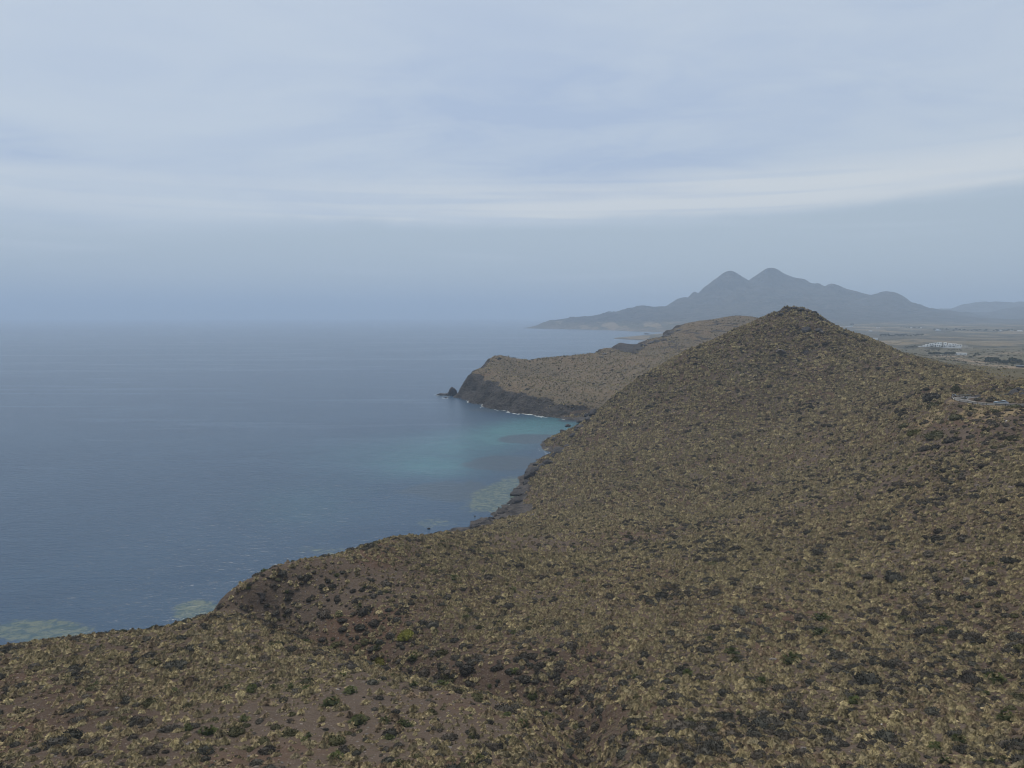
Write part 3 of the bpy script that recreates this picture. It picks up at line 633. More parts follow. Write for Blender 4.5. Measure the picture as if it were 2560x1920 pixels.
def leafy_mesh(name, seed, mat, n=420, core=0.80, leaf=(.05, .11), rz=0.72, lobes=5, rough=0.35, slim=0.5):
    """a rounded bush of several lobes: small twig and leaf faces spread through the outer shell round a dense heart; unit half-width"""
    r = random.Random(seed); V, F, A = [], [], []
    L = [(0, 0, 0.0, 0.72)] + [(math.cos(t) * .45 * r.uniform(.6, 1.1), math.sin(t) * .45 * r.uniform(.6, 1.1), r.uniform(-.05, .15), r.uniform(.36, .58)) for t in [2 * math.pi * (k + r.random() * .7) / lobes for k in range(lobes)]]
    for (cx, cy, cz, R) in L:
        v, f = dome(2, R * core, R * core * rz, rough, seed + R, 0.0); b = len(V)
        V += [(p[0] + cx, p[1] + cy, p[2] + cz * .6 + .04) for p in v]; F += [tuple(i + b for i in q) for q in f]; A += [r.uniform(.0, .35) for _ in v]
    tot = sum(l[3] ** 2 for l in L)
    for (cx, cy, cz, R) in L:
        for _ in range(int(n * R * R / tot)):
            d = Vector((r.gauss(0, 1), r.gauss(0, 1), abs(r.gauss(0, 1)) + .05)).normalized(); k = R * r.uniform(.74, 1.08)
            c = Vector((cx + d.x * k, cy + d.y * k, cz * .6 + .04 + d.z * k * rz))
            s = r.uniform(*leaf); t1 = (d + Vector((r.uniform(-.9, .9), r.uniform(-.9, .9), r.uniform(-.3, .9)))).normalized() * s; t2 = t1.cross(Vector((r.uniform(-1, 1), r.uniform(-1, 1), r.uniform(-1, 1)))).normalized() * s * slim
            b = len(V); V += [tuple(c - t1 * .4 - t2), tuple(c - t1 * .4 + t2), tuple(c + t1)]; F.append((b, b+1, b+2)); A += [r.uniform(.15, 1)] * 3
    return blade_attr(mesh_data(name, V, F, mat), A)
def fan_palm_mesh(seed, fans=46):
    """low clump of stiff fan leaves, each a star of narrow blades on a stalk; unit half-width"""
    r = random.Random(seed); V, F, A = [], [], []
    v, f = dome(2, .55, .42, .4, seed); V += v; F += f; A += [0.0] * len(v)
    for _ in range(fans):
        a = r.uniform(0, 2 * math.pi); up = r.uniform(.15, 1.25); k = r.uniform(.5, .85)
        d = Vector((math.cos(a) * math.cos(up), math.sin(a) * math.cos(up), math.sin(up) * .85)); c = d * k
        side = d.cross(Vector((0, 0, 1))).normalized(); nrm = side.cross(d); tw = r.uniform(-.5, .5); side = (side + nrm * tw).normalized(); R = r.uniform(.22, .34); sh = r.uniform(.2, 1)
        for j in range(7):
            w = (j - 3) * .36; e = d * math.cos(w) + side * math.sin(w); q = e.cross(nrm).normalized() * .030
            b = len(V); V += [tuple(c - q), tuple(c + q), tuple(c + e * R)]; F.append((b, b+1, b+2)); A += [min(1, sh + r.uniform(-.1, .1))] * 3
    return blade_attr(mesh_data('fan_palm', V, F, M['palm']), A)
def rock_mesh(name, seed, mat, sub=3, sz=(1, 1, .75), cuts=7, rough=0.22):
    r = random.Random(seed); v, f = ico(sub); out = []
    pl = [(Vector((r.gauss(0, 1), r.gauss(0, 1), r.gauss(0, 1))).normalized(), r.uniform(.62, .9)) for _ in range(cuts)]
    for p in v:
        p = Vector(p); p = p * (1 + rough * mnoise.noise(p * 1.6 + Vector((seed, seed, 0))) + rough * .4 * mnoise.noise(p * 5 + Vector((seed, 0, 0))))
        for n, d in pl:
            e = p.dot(n) - d
            if e > 0: p = p - n * e * .92
        out.append((p.x * sz[0], p.y * sz[1], p.z * sz[2]))
    return mesh_data(name, out, f, mat)
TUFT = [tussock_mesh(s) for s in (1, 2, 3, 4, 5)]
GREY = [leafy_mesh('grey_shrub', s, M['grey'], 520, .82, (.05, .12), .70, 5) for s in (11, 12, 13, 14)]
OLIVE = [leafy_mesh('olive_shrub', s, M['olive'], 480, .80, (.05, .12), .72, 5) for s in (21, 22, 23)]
PALM = [fan_palm_mesh(s) for s in (31, 32, 33)]
STONE = [rock_mesh('stone', 40 + s, M['grey_rock'], 2, (1, .8, .55)) for s in range(4)]
TANS = [rock_mesh('stone', 50 + s, M['tan_rock'], 3, (1, .85, .62)) for s in range(4)]
BOULD = [rock_mesh('boulder', 60 + s, M['wet_rock'], 3, (1, .9, .8)) for s in range(5)]
CRAG = [rock_mesh('crag', 70 + s, M['dark_rock'], 3, (1.2, 1, .8), 9, .3) for s in range(5)]

# ================================================================ planting
def put(name, me, p, size, rz=None, tilt=0.35, sink=0.05, zs=1.0, rng=RNG):
    o = bpy.data.objects.new(name, me); COL.objects.link(o)
    e = 0.8; gx = float(ground_z(p[0] + e, p[1]) - ground_z(p[0] - e, p[1])) / (2 * e); gy = float(ground_z(p[0], p[1] + e) - ground_z(p[0], p[1] - e)) / (2 * e)
    n = Vector((-gx * tilt, -gy * tilt, 1)).normalized(); q = Vector((0, 0, 1)).rotation_difference(n) @ Euler((0, 0, rng.uniform(0, 6.283) if rz is None else rz)).to_quaternion()
    o.rotation_mode = 'QUATERNION'; o.rotation_quaternion = q
    o.location = (p[0], p[1], p[2] - sink * size); o.scale = (size * rng.uniform(.85, 1.2), size * rng.uniform(.85, 1.2), size * zs * rng.uniform(.8, 1.15)); return o
def scatter(n, x0, x1, y0, y1, dens, seed):
    g = np.random.default_rng(seed); x = g.uniform(x0, x1, n); y = g.uniform(y0, y1, n); z = ground_z(x, y)
    u, v, dep = project(x, y, z)
    ok = (dep > 30) & (u > -170) & (u < 2390) & (v < 1850) & (z > 1.2)
    rock = np.where(y < 649, L1.at(x, y, L1.rock), L2.at(x, y, L2.rock)); ok &= rock < 0.55 + 0.3 * g.random(n)
    rd, _ = road_dist(x, y); ok &= rd > 5.5
    d = dens(x, y, z) * (1 - .93 * beyond_ridge(x, y) * (y < 649)); ok &= g.random(n) < d
    return np.stack([x[ok], y[ok], z[ok]], 1), g
bareat = lambda x, y: np.where(y < 649, L1.at(x, y, L1.bare), 0.25)
GUL = np.array([tuple(hit(u_, v_)) for u_, v_ in ((575,1338),(675,1392),(780,1426),(860,1440),(925,1452),(1010,1464),(1080,1475),(1130,1494),(1206,1512),(1245,1555),(1275,1594),(1290,1645))])
FACE = np.array([D(*q_) for q_ in ((600,1300,151),(680,1330,148),(760,1350,144),(860,1390,136),(960,1410,130),(1080,1430,125))])
def bowl_face(x, y): return np.exp(-(np.min([np.hypot((x - a) / 1.3, y - b) for a, b, _ in FACE], axis=0) / 9.0)**2)
def dens_tuft(x, y, z):
    c = 0.55 + 0.45 * sstep(fbm(x/9, y/9, 3, 101), -.35, .35)
    return c * (1 - 0.48 * bareat(x, y) - .42 * bareat(x, y)**3) * (1 - .6 * bowl_face(x, y)) * np.where(y < 649, 1 - .45 * sstep(np.hypot(x, y), 230, 420), .55)
def dens_grey(x, y, z):
    c = sstep(fbm(x/14, y/14, 3, 111), -.05, .45) * .75 + .22
    drift = sstep(fbm(x/55, y/55, 2, 113), -.3, .4)
    return (c * (.6 + .6 * drift) * (1 - .4 * bareat(x, y)) + .7 * np.exp(-(np.min([np.hypot(x - a, y - b) for a, b, _ in GUL], axis=0) / 5.0)**2) + .45 * bowl_face(x, y)) * np.where(y < 649, 1, .5)
def gully(x, y): return np.exp(-(np.min([np.hypot(x - a, y - b) for a, b, _ in GUL], axis=0) / 5.0)**2)
def dens_palm(x, y, z): return sstep(fbm(x/22, y/22, 3, 121), .0, .4) * .85 * sstep(y, 330, 240) + .05 + .8 * gully(x, y)
def dens_olive(x, y, z): return sstep(fbm(x/18, y/18, 3, 131), -.1, .4) + gully(x, y)
def seen(P):
    """True where a plant's position is not hidden by land in front of it"""
    out = np.ones(len(P), bool)
    t = np.linspace(.35, .985, 60)[None]
    X = P[:, :1] * t; Y = P[:, 1:2] * t; Zl = CAM_H + (P[:, 2:] + .8 - CAM_H) * t
    return (Zl > ground_z(X, Y)).all(1)
MARKS = [(877,1370,'the lime green bush'),(818,1432,'the yellow-green bush'),(966,1290,'the pair of dark round bushes'),(1168,1248,'the lone dark round bush'),(2098,1470,'the palm-side grey bush'),(2000,1368,'the grey bush above a palm'),(1875,1470,'the wide lower right bush'),(1664,1563,'the large charcoal bush'),(1740,1540,'the wide grey bush'),(1935,1250,'the broad dark bush at right'),
 (170,1455,'the dark bush pair on the spur'),(334,1432,'the dull green spur bush'),(412,1472,'the purple-grey spur bush'),(325,1520,'the dark green spur bush'),(168,1558,'the charcoal bush at bottom left'),(365,1575,'the brown-grey spur bush'),(1162,1442,'the ball-shaped gully bush'),(1997,1552,'the white stone at lower right'),(897,1460,'the white gully stone'),(848,1249,'the brown boulder'),(1149,1113,'the dark hollow boulder'),(782,1422,'the tan gully boulder'),
 (1087,1224,'the grey mid-slope boulder'),(2089,1252,'the flat grey boulder'),(1742,672,'the tan summit block'),(1688,760,'the rounded grey slab'),(2062,845,'the roadside tree'),(2022,940,'the largest bush on the bank'),(2120,1062,'the right-hand bank'),(2188,945,'the fresh green bush'),(1060,1115,'the boulder beach'),(1200,985,'the rock shelf'),(820,1180,'the second spur crest'),(620,1240,'the second spur tip'),(300,1375,'the near spur crest'),(460,1345,'the gap between the spurs'),(1500,1100,'the middle of the bowl'),(1500,1300,'the centre of the near slope'),(1700,1000,'the foot of the big hill'),(1450,900,'the seaward flank'),(1850,850,"the hill's right flank"),(1400,1500,'the bottom gully'),(1100,1600,'the gully mouth'),(650,1560,'the grit patch'),(1500,1620,'the bottom centre edge'),(2180,1620,'the bottom right corner'),(30,1630,'the bottom left corner'),(1760,1200,'the upper right slope')]
def region(u, v):
    """where a plant stands, told by the nearest thing that can be found in the picture"""
    m = min(MARKS, key=lambda q: math.hypot(q[0] - u, (q[1] - v) * 1.4)); dx, dy = u - m[0], (v - m[1]) * 1.4; d = math.hypot(dx, dy)
    how = 'right beside' if d < 28 else ('just' if d < 75 else ('a little' if d < 140 else 'well'))
    a = math.degrees(math.atan2(-dy, dx)) % 360; way = ['right of', 'above-right of', 'above', 'above-left of', 'left of', 'below-left of', 'below', 'below-right of'][int((a + 22.5) // 45) % 8]
    return f'{how} {m[2]}' if d < 28 else f'{how} {way} {m[2]}'
def size_word(px): return 'large' if px > 27 else ('medium' if px > 20 else 'small')

def gn_scatter(name, sources, P, size, idx, rot, label, zs=1.0):
    """the uncounted rest of a plant cover: one object, its points carrying plant copies"""
    me = bpy.data.meshes.new(name); me.vertices.add(len(P)); me.vertices.foreach_set('co', np.ascontiguousarray(P, np.float32).ravel())
    a = me.attributes.new('size', 'FLOAT_VECTOR', 'POINT'); a.data.foreach_set('vector', (size[:, None] * np.stack([NR.uniform(.82, 1.25, len(P)), NR.uniform(.82, 1.25, len(P)), zs * NR.uniform(.72, 1.22, len(P))], 1)).astype(np.float32).ravel())
    a = me.attributes.new('turn', 'FLOAT_VECTOR', 'POINT'); a.data.foreach_set('vector', rot.astype(np.float32).ravel())
    a = me.attributes.new('pick', 'INT', 'POINT'); a.data.foreach_set('value', idx.astype(np.int32))
    o = obj(name, me)
    t = bpy.data.node_groups.new(name, 'GeometryNodeTree')
    t.interface.new_socket('Geometry', in_out='INPUT', socket_type='NodeSocketGeometry'); t.interface.new_socket('Geometry', in_out='OUTPUT', socket_type='NodeSocketGeometry')
    N = t.nodes.new; gi = N('NodeGroupInput'); go = N('NodeGroupOutput'); ip = N('GeometryNodeInstanceOnPoints'); g2 = N('GeometryNodeGeometryToInstance')
    for s in sources:
        oi = N('GeometryNodeObjectInfo'); oi.transform_space = 'ORIGINAL'; oi.inputs['Object'].default_value = s; oi.inputs['As Instance'].default_value = False
        t.links.new(oi.outputs['Geometry'], g2.inputs[0])
    def at(nm, typ):
        n = N('GeometryNodeInputNamedAttribute'); n.data_type = typ; n.inputs['Name'].default_value = nm; return n.outputs['Attribute']
    e2r = N('FunctionNodeEulerToRotation'); t.links.new(at('turn', 'FLOAT_VECTOR'), e2r.inputs[0])
    t.links.new(gi.outputs[0], ip.inputs['Points']); t.links.new(g2.outputs[0], ip.inputs['Instance']); ip.inputs['Pick Instance'].default_value = True
    t.links.new(at('pick', 'INT'), ip.inputs['Instance Index']); t.links.new(e2r.outputs[0], ip.inputs['Rotation']); t.links.new(at('size', 'FLOAT_VECTOR'), ip.inputs['Scale'])
    t.links.new(ip.outputs[0], go.inputs[0])
    md = o.modifiers.new('cover', 'NODES'); md.node_group = t
    tag(o, label, None, None, 'stuff'); return o

def plant_kind(name, protos, P, size, g, limit, label_fn, cat, group, stuff_name, stuff_label, tilt=.35, sink=.06, zs=1.0, singles=()):
    u, v, dep = project(P[:, 0], P[:, 1], P[:, 2]); px = size * FPX / dep / K
    cand = np.where((u > 5) & (u < 2207) & (v < 1655))[0]; cand = cand[np.argsort(-px[cand])][:int(limit * 1.6) + 20]
    vis = seen(P[cand]); cand = cand[vis][:limit]
    srcs = []
    for c, i in enumerate(cand):
        k = c % len(protos) if c < len(protos) else int(g.integers(len(protos)))
        o = put(name, protos[k], P[i], float(size[i]), tilt=tilt, sink=sink, zs=zs)
        tag(o, label_fn(u[i], v[i], px[i] * 2 if name != 'grass_tussock' else px[i], i), cat, group)
        if c < len(protos): srcs.append(o)
    rest = np.ones(len(P), bool); rest[cand] = False
    R = P[rest].copy(); S = size[rest]; R[:, 2] -= sink * S
    rot = np.zeros((len(R), 3)); e = .8
    gx = (ground_z(R[:, 0] + e, R[:, 1]) - ground_z(R[:, 0] - e, R[:, 1])) / (2 * e); gy = (ground_z(R[:, 0], R[:, 1] + e) - ground_z(R[:, 0], R[:, 1] - e)) / (2 * e)
    rot[:, 0] = np.arctan(gy * tilt); rot[:, 1] = -np.arctan(gx * tilt); rot[:, 2] = g.uniform(-.9, .9, len(R)) if name == 'grass_tussock' else g.uniform(0, 6.283, len(R))
    if len(R) and srcs: gn_scatter(stuff_name, srcs, R, S, g.integers(0, len(srcs), len(R)), rot, stuff_label, zs)
    print(name, len(cand), len(R))

# --- straw tussocks
Pn, g1 = scatter(138000, -110, 175, 45, 215, dens_tuft, 201)
Pa, _ = scatter(320000, -110, 400, 215, 649, dens_tuft, 203)
Pb, _ = scatter(110000, -80, 560, 649, 1300, dens_tuft, 202)
P = np.concatenate([Pn, Pa, Pb]); dd = np.hypot(P[:, 0], P[:, 1])
size = np.where(g1.random(len(P)) < .52, g1.uniform(.28, .62, len(P)), g1.gamma(14, .068, len(P))); size = np.clip(size, .26, 1.6) * (.94 + .16 * sstep(dd, 130, 280)) * (1 + .75 * sstep(dd, 180, 480)) * (1 - .48 * beyond_ridge(P[:, 0], P[:, 1]))
plant_kind('grass_tussock', TUFT, P, size, g1, 300, lambda u, v, px, i: f'{size_word(px*1.05)} straw-coloured grass tussock {region(u, v)}', 'grass tussock', 'straw grass tussocks scattered over the near slope', 'tussock_grass', 'straw and olive grass tussocks covering the slopes farther off')
# --- grey shrubs
Pa, g2 = scatter(78000, -110, 400, 45, 649, dens_grey, 211)
Pb, _ = scatter(42000, -80, 1080, 649, 1500, dens_grey, 212)
Pc, _ = scatter(9500, -20, 180, 45, 300, lambda x, y, z: dens_grey(x, y, z) * 1.3 * sstep(x / y, 0.0, 0.35), 213)
Pd, _ = scatter(7000, -110, 60, 45, 260, dens_grey, 214)
nb = len(Pa) + len(Pb); P = np.concatenate([Pa, Pb, Pc, Pd]); dd = np.hypot(P[:, 0], P[:, 1])
size = (1 - .4 * beyond_ridge(P[:, 0], P[:, 1])) * np.where((g2.random(len(P)) < .5) & (np.arange(len(P)) < nb), g2.uniform(.22, .5, len(P)), np.clip(g2.gamma(6, .14, len(P)), .4, 1.9)) * (1 + .35 * sstep(dd, 200, 480) + .5 * sstep(dd, 450, 900))
plant_kind('grey_shrub', GREY, P, size, g2, 300, lambda u, v, px, i: f'{size_word(px*.6)} rounded dark grey shrub {region(u, v)}', 'shrub', 'dark grey shrubs on the near slope', 'grey_scrub', 'dark grey scrub dotted over the slopes farther off', sink=.08)
# --- dull green shrubs
Pa, g3 = scatter(15000, -110, 400, 45, 649, dens_olive, 221)
Pb, _ = scatter(16000, 250, 1080, 420, 1500, dens_olive, 222); Pa = np.concatenate([Pa, Pb])
size = np.clip(g3.gamma(6, .12, len(Pa)), .3, 1.6) * (1 + .8 * sstep(np.hypot(Pa[:, 0], Pa[:, 1]), 450, 900))
plant_kind('green_shrub', OLIVE, Pa, size, g3, 260, lambda u, v, px, i: f'{size_word(px*.6)} dull olive green shrub {region(u, v)}', 'shrub', 'olive green shrubs on the near slope', 'green_scrub', 'dull green scrub dotted over the slopes farther off', sink=.08)
# --- dwarf fan palms
PALM_PIX = [(876,1723,42),(830,1748,58),(894,1796,58),(962,1796,40),(1002,1806,34),(1000,1905,44),(1104,1710,52),(1033,1639,34),(1332,1735,40),(1165,1540,28),(1306,1804,40),(2050,1577,60),(2056,1542,44),(2354,1574,34),(2135,1745,52),(2490,1694,54),(2515,1792,54),(2341,1865,44),(2398,1846,44),(2477,1903,44),(1907,1700,40),(1980,1644,56),(568,1716,36),(629,1720,42),(680,1716,30),(727,1713,28),(521,1825,48),(611,1792,34),(470,1818,34),(1134,1442,30),(1280,1471,34),(1163,1544,30),(838,1887,60),(1195,1895,50),(1830,1625,40),(1720,1680,36),(1910,1705,34)]
def palm_at(sx_, sy_, w):
    p = hit(sx_, sy_ + w * .2, True); return p, w * math.hypot(p.x, p.y) / FPX * .5
pal = [palm_at(*q) for q in PALM_PIX]
Pa, g4 = scatter(2600, -110, 260, 45, 420, dens_palm, 231)
P = np.concatenate([np.array([tuple(p) for p, s in pal]), Pa]); size = np.concatenate([np.array([s for p, s in pal]), np.clip(g4.gamma(8, .085, len(Pa)), .35, 1.0)])
plant_kind('dwarf_fan_palm', PALM, P, size, g4, 240, lambda u, v, px, i: f'{size_word(px*.6)} spiky dwarf fan palm {region(u, v)}', 'dwarf palm', 'dwarf fan palms on the near slope', 'palm_scrub', 'small dark green dwarf palms farther off', sink=.08)

# --- shrubs the photo singles out
def single(name, me, sx_, sy_, w, label, cat='shrub', zs=1.0, grp=None):
    p = hit(sx_, sy_, True); return tag(put(name, me, p, w * math.hypot(p.x, p.y) / FPX * .5, sink=.08, zs=zs), label, cat, grp)
limem = leafy_mesh('lime_shrub', 301, M['lime'], 700, .8, (.05, .11), .8); yelm = leafy_mesh('yellow_shrub', 302, M['yellowgreen'], 700, .8, (.05, .11), .75)
single('lime_shrub', limem, 1015, 1592, 54, 'bright lime green bush in the gully, the brightest plant on the slope')
single('yellow_shrub', yelm, 947, 1662, 58, 'yellow-green bush in the gully below and left of the lime bush')
BIG = [('green_shrub',OLIVE,2390,1046,38,'broad olive bush on bare earth below the roadside guardrail'),('green_shrub',OLIVE,2341,1090,60,'largest dark green bush on the bare bank left of the right edge'),
 ('grey_shrub',GREY,2379,1103,40,'round grey bush just right of the largest dark green bush on the bank'),('grey_shrub',GREY,2428,1093,24,'small round grey bush alone on the bare purple bank'),
 ('green_shrub',OLIVE,2532,1098,32,'fresh green bush near the right edge on the dry bank'),('grey_shrub',GREY,2474,1120,14,'tiny dark bush on the straw bank right of the small round grey bush'),
 ('green_shrub',OLIVE,2265,1066,36,'dark green bush at the left margin of the bare bank'),('grey_shrub',GREY,2316,1124,32,'grey-olive bush below the largest dark green bush, left one of two'),('grey_shrub',GREY,2342,1122,32,'grey-olive bush below the largest dark green bush, right one of two'),
 ('green_shrub',OLIVE,2538,1019,36,'dark green bush in front of the guardrail at the right edge'),('grey_shrub',GREY,2334,998,56,'big dark grey bush left of the roadside tree'),('green_shrub',OLIVE,2342,1014,46,'dark bush below the big grey bush left of the guardrail end'),
 ('yellow_shrub',[yelm],2290,1084,38,'olive-yellow bush on the bank between two dark green bushes'),('green_shrub',OLIVE,2403,1017,17,'low dark bush right below the guardrail curve'),('green_shrub',OLIVE,2426,1022,20,'low olive bush below the guardrail beside a marker post'),
 ('green_shrub',OLIVE,2490,1030,20,'low olive bush below the guardrail in front of the parked car'),
 ('grey_shrub',GREY,1118,1494,36,'left one of two dark round bushes side by side in mid slope'),('grey_shrub',GREY,1147,1503,34,'right one of two dark round bushes side by side in mid slope'),('grey_shrub',GREY,1352,1446,34,'dark round bush alone among straw tussocks in mid slope'),
 ('grey_shrub',GREY,2430,1705,66,'large dark grey bush beside a fan palm near the right edge'),('grey_shrub',GREY,2316,1585,60,'large dark grey bush above a fan palm at the right'),('grey_shrub',GREY,2170,1705,80,'wide dark grey bush in the lower right'),
 ('grey_shrub',GREY,1926,1812,72,'large charcoal bush at the bottom right of the gully'),('grey_shrub',GREY,2012,1785,70,'wide grey bush beside the large charcoal bush'),('grey_shrub',GREY,2240,1450,70,'broad dark bush high on the right-hand near slope'),
 ('grey_shrub',GREY,181,1680,42,'left dark bush of a pair on the near spur at left'),('grey_shrub',GREY,213,1690,44,'right dark bush of a pair on the near spur at left'),('green_shrub',OLIVE,387,1660,46,'dull green bush below the near spur crest'),('grey_shrub',GREY,477,1706,50,'dark purple-grey bush in the middle of the near spur'),
 ('green_shrub',OLIVE,376,1762,56,'dark green bush low on the near spur'),('grey_shrub',GREY,358,1808,60,'pale-topped grey bush below the dark green bush on the near spur'),('grey_shrub',GREY,195,1806,48,'charcoal bush toward the bottom left'),('grey_shrub',GREY,423,1826,52,'brown-grey bush at the bottom of the near spur'),
 ('grey_shrub',GREY,985,1500,0,''),('grey_shrub',GREY,1345,1670,26,'ball-shaped grey bush in the gully beside a path of bare earth')]
for k, (nm, pr, a, b, w, lab) in enumerate(BIG):
    if w: single(nm, pr[k % len(pr)], a, b, w, lab, grp=None)

# --- stones
Pa, g5 = scatter(95000, -110, 330, 45, 420, lambda x, y, z: .25 + .6 * bareat(x, y), 241)
size = np.clip(g5.gamma(1.8, .065, len(Pa)), .06, .7)
plant_kind('stone', STONE + TANS, Pa, size, g5, 220, lambda u, v, px, i: f'{"bigger" if px > 15 else "small"} weathered stone {region(u, v)}', 'stone', 'loose stones on the near slope', 'gravel', 'loose stones and gravel between the plants', sink=.2, tilt=.8)
pale = [rock_mesh('pale_stone', 90 + s, M['pale_rock'], 3, (1, .8, .6)) for s in range(3)]
for k, (a, b, w, lab) in enumerate([(2311,1796,9,'white stone shining alone in the lower right'),(2204,1811,6,'smaller white stone left of the white stone in the lower right'),(1038,1690,9,'white stone in the gully left of centre'),(2373,1048,8,'long pale stone under the broad olive bush below the road'),(2516,1053,6,'pale stone on the dry bank at the right edge')]):
    single('pale_stone', pale[k % 3], a, b, w, lab, 'stone')
for k, (a, b, w, lab) in enumerate([(982,1447,15,'brown boulder among tussocks on the second spur'),(1330,1290,17,'dark hollow boulder on bare earth above the boulder beach'),(905,1648,16,'tan boulder beside the yellow-green bush in the gully'),(1258,1418,12,'grey boulder in mid slope above the gully'),(2418,1450,20,'flat grey boulder in the upper right of the near slope')]):
    single('boulder', TANS[k % 4], a, b, w, lab, 'boulder')
ORD = 'first second third fourth fifth sixth seventh eighth ninth tenth eleventh twelfth thirteenth fourteenth fifteenth sixteenth seventeenth eighteenth nineteenth twentieth twenty-first twenty-second twenty-third twenty-fourth'.split()
# ================================================================ shore rocks
def shore_rock(name, me, sx_, sy_, w, label, cat, grp=None, zs=1.0, z=0.0):
    p = Vector(at_z(sx_ / K, sy_ / K, z)); s = w * p.y / FPX * .5
    o = obj(name, me); o.location = (p.x, p.y, z - .1 * s); o.scale = (s, s, s * zs); o.rotation_euler = (RNG.uniform(-.2, .2), RNG.uniform(-.2, .2), RNG.uniform(0, 6.28)); return tag(o, label, cat, grp)
WATER = [(1072,1322,10,'lone black boulder in the water off the second spur'),(1135,1324,6,'black boulder standing in the shallows, first right of the second spur'),(1171,1319,7,'upper of two black boulders close together in the shallows'),(1177,1322,7,'lower of two black boulders close together in the shallows'),(1166,1327,6,'black boulder in the shallows below the close pair'),(1116,1333,6,'black boulder nearest the pale bank of the second spur'),(1131,1335,4,'tiny black boulder at the foot of the pale bank'),(1155,1330,5,'small flat black boulder between the shallows and the bank'),(1187,1291,6,'boulder just awash off the boulder beach'),(1195,1301,4,'small boulder just awash nearer the boulder beach'),(1247,1269,5,'black boulder in the water off the far end of the boulder beach'),(1270,1268,5,'left one of two black boulders at the far end of the beach'),(1277,1268,6,'right one of two black boulders at the far end of the beach')]
for k, (a, b, w, lab) in enumerate(WATER): shore_rock('boulder', BOULD[k % 5], a, b, w, lab, 'boulder')
r_ = random.Random(77)
BEACH = [(1178,1330),(1195,1318),(1212,1308),(1228,1298),(1245,1286),(1262,1276),(1283,1264)]
n_b = 0
for i in range(78):
    t = r_.random() * (len(BEACH) - 1.001); j = int(t); f = t - j
    a = BEACH[j][0] * (1-f) + BEACH[j+1][0] * f + r_.gauss(0, 2); b = BEACH[j][1] * (1-f) + BEACH[j+1][1] * f + r_.gauss(1, 4.0)
    p = at_z(a / K, b / K, 0.4); gzv = float(ground_z(p[0], p[1])); s = r_.uniform(.35, 1.0) * (1.25 if r_.random() < .2 else 1)
    if gzv > 5: continue
    o = obj('boulder', BOULD[i % 5]); o.location = (p[0], p[1], max(gzv, -.5) + .12 * s); o.scale = (s, s, s * .85); o.rotation_euler = (r_.uniform(-.3, .3), r_.uniform(-.3, .3), r_.uniform(0, 6.28))
    tag(o, f'{"larger" if s > .75 else "smaller"} black boulder in the heap along the {"near" if t < 3 else "far"} half of the boulder beach', 'boulder', 'black boulders heaped along the boulder beach')

def crag_mesh(name, profile, depth, mat, seed, seg=40):
    """rock drawn up from its skyline: profile of (x, height) in metres along x, with a rounded, broken cross section of the given depth"""
    xs = np.array([p[0] for p in profile]); hs = np.array([p[1] for p in profile]); V, F = [], []; n = 14
    X = np.linspace(xs[0], xs[-1], seg); Hh = np.interp(X, xs, hs)
    for i, x_ in enumerate(X):
        h_ = Hh[i]; endf = math.sin(math.pi * (i + .6) / (seg + .2)) ** .35
        for k in range(n + 1):
            w = math.pi * k / n; yy = -math.cos(w) * depth * .5 * endf * (0.6 + .4 * h_ / max(hs)); zz = -2.0 + (h_ + 2.0) * math.sin(w) ** .55
            q = Vector((x_, yy, zz)); nn = mnoise.noise(q * .55 + Vector((seed, 0, 0))) * .75 + mnoise.noise(q * 1.5 + Vector((0, seed, 0))) * .4
            V.append((x_ + nn * .5, yy + nn * 1.0 * (abs(yy) / depth + .4), zz + nn * .35))
    for i in range(seg - 1):
        for k in range(n): a = i * (n + 1) + k; F.append((a, a + 1, a + n + 2, a + n + 1))
    F.append(tuple(range(n + 1))); F.append(tuple((seg - 1) * (n + 1) + k for k in range(n, -1, -1)))
    return mesh_data(name, V, F, mat)
c = Vector(at_z(1132 / K, 988 / K, 0)); S = c.y / FPX
prof = [((u_ - 1132) * S, (h_) * S) for u_, h_ in [(1090,.5),(1095,3.4),(1100,5.5),(1106,4.6),(1113,4.2),(1119,5.5),(1122,10.5),(1124,16),(1128,20.5),(1131,21.3),(1134,19),(1138,16),(1141,13.5),(1142,8),(1144,3),(1145,.5)]]
st = obj('sea_stack', crag_mesh('sea_stack', prof, 9.0, M['dark_rock'], 3.3, 56)); st.location = c; tag(st, 'black rock stack with a low tail standing in the sea off the headland tip', 'sea stack')
c = Vector(at_z(1116 / K, 994.5 / K, 0)); S = c.y / FPX
o = obj('reef_rock', crag_mesh('reef_rock', [(-5*S, .2), (-3*S, 1.6*S), (0, 2*S), (2*S, 1.5*S), (5*S, .3)], 3.0, M['wet_rock'], 8.1, 20)); o.location = c; tag(o, 'low black rock awash with foam in front of the sea stack', 'rock')
c = Vector(at_z(1152 / K, 989 / K, 0)); S = c.y / FPX
o = obj('reef_rock', crag_mesh('reef_rock', [(-5*S, .2), (-2*S, 2*S), (2*S, 2.6*S), (6*S, 2*S), (9*S, .3)], 4.0, M['wet_rock'], 5.4, 20)); o.location = c; tag(o, 'small black rock at the foot of the headland tip', 'rock')
c = Vector(at_z(1374 / K, 1125 / K, 0)); S = c.y / FPX
o = obj('reef_rock', crag_mesh('reef_rock', [(-15*S, .1), (-11*S, 2*S), (-5*S, 5*S), (0, 6*S), (5*S, 5*S), (10*S, 3*S), (15*S, .1)], 8.0, M['shelf_rock'], 2.4, 32)); o.location = c; tag(o, 'yellowish rock shelf standing out of the water below the big hill', 'rock')
c = Vector(at_z(1392 / K, 1133 / K, 0)); S = c.y / FPX
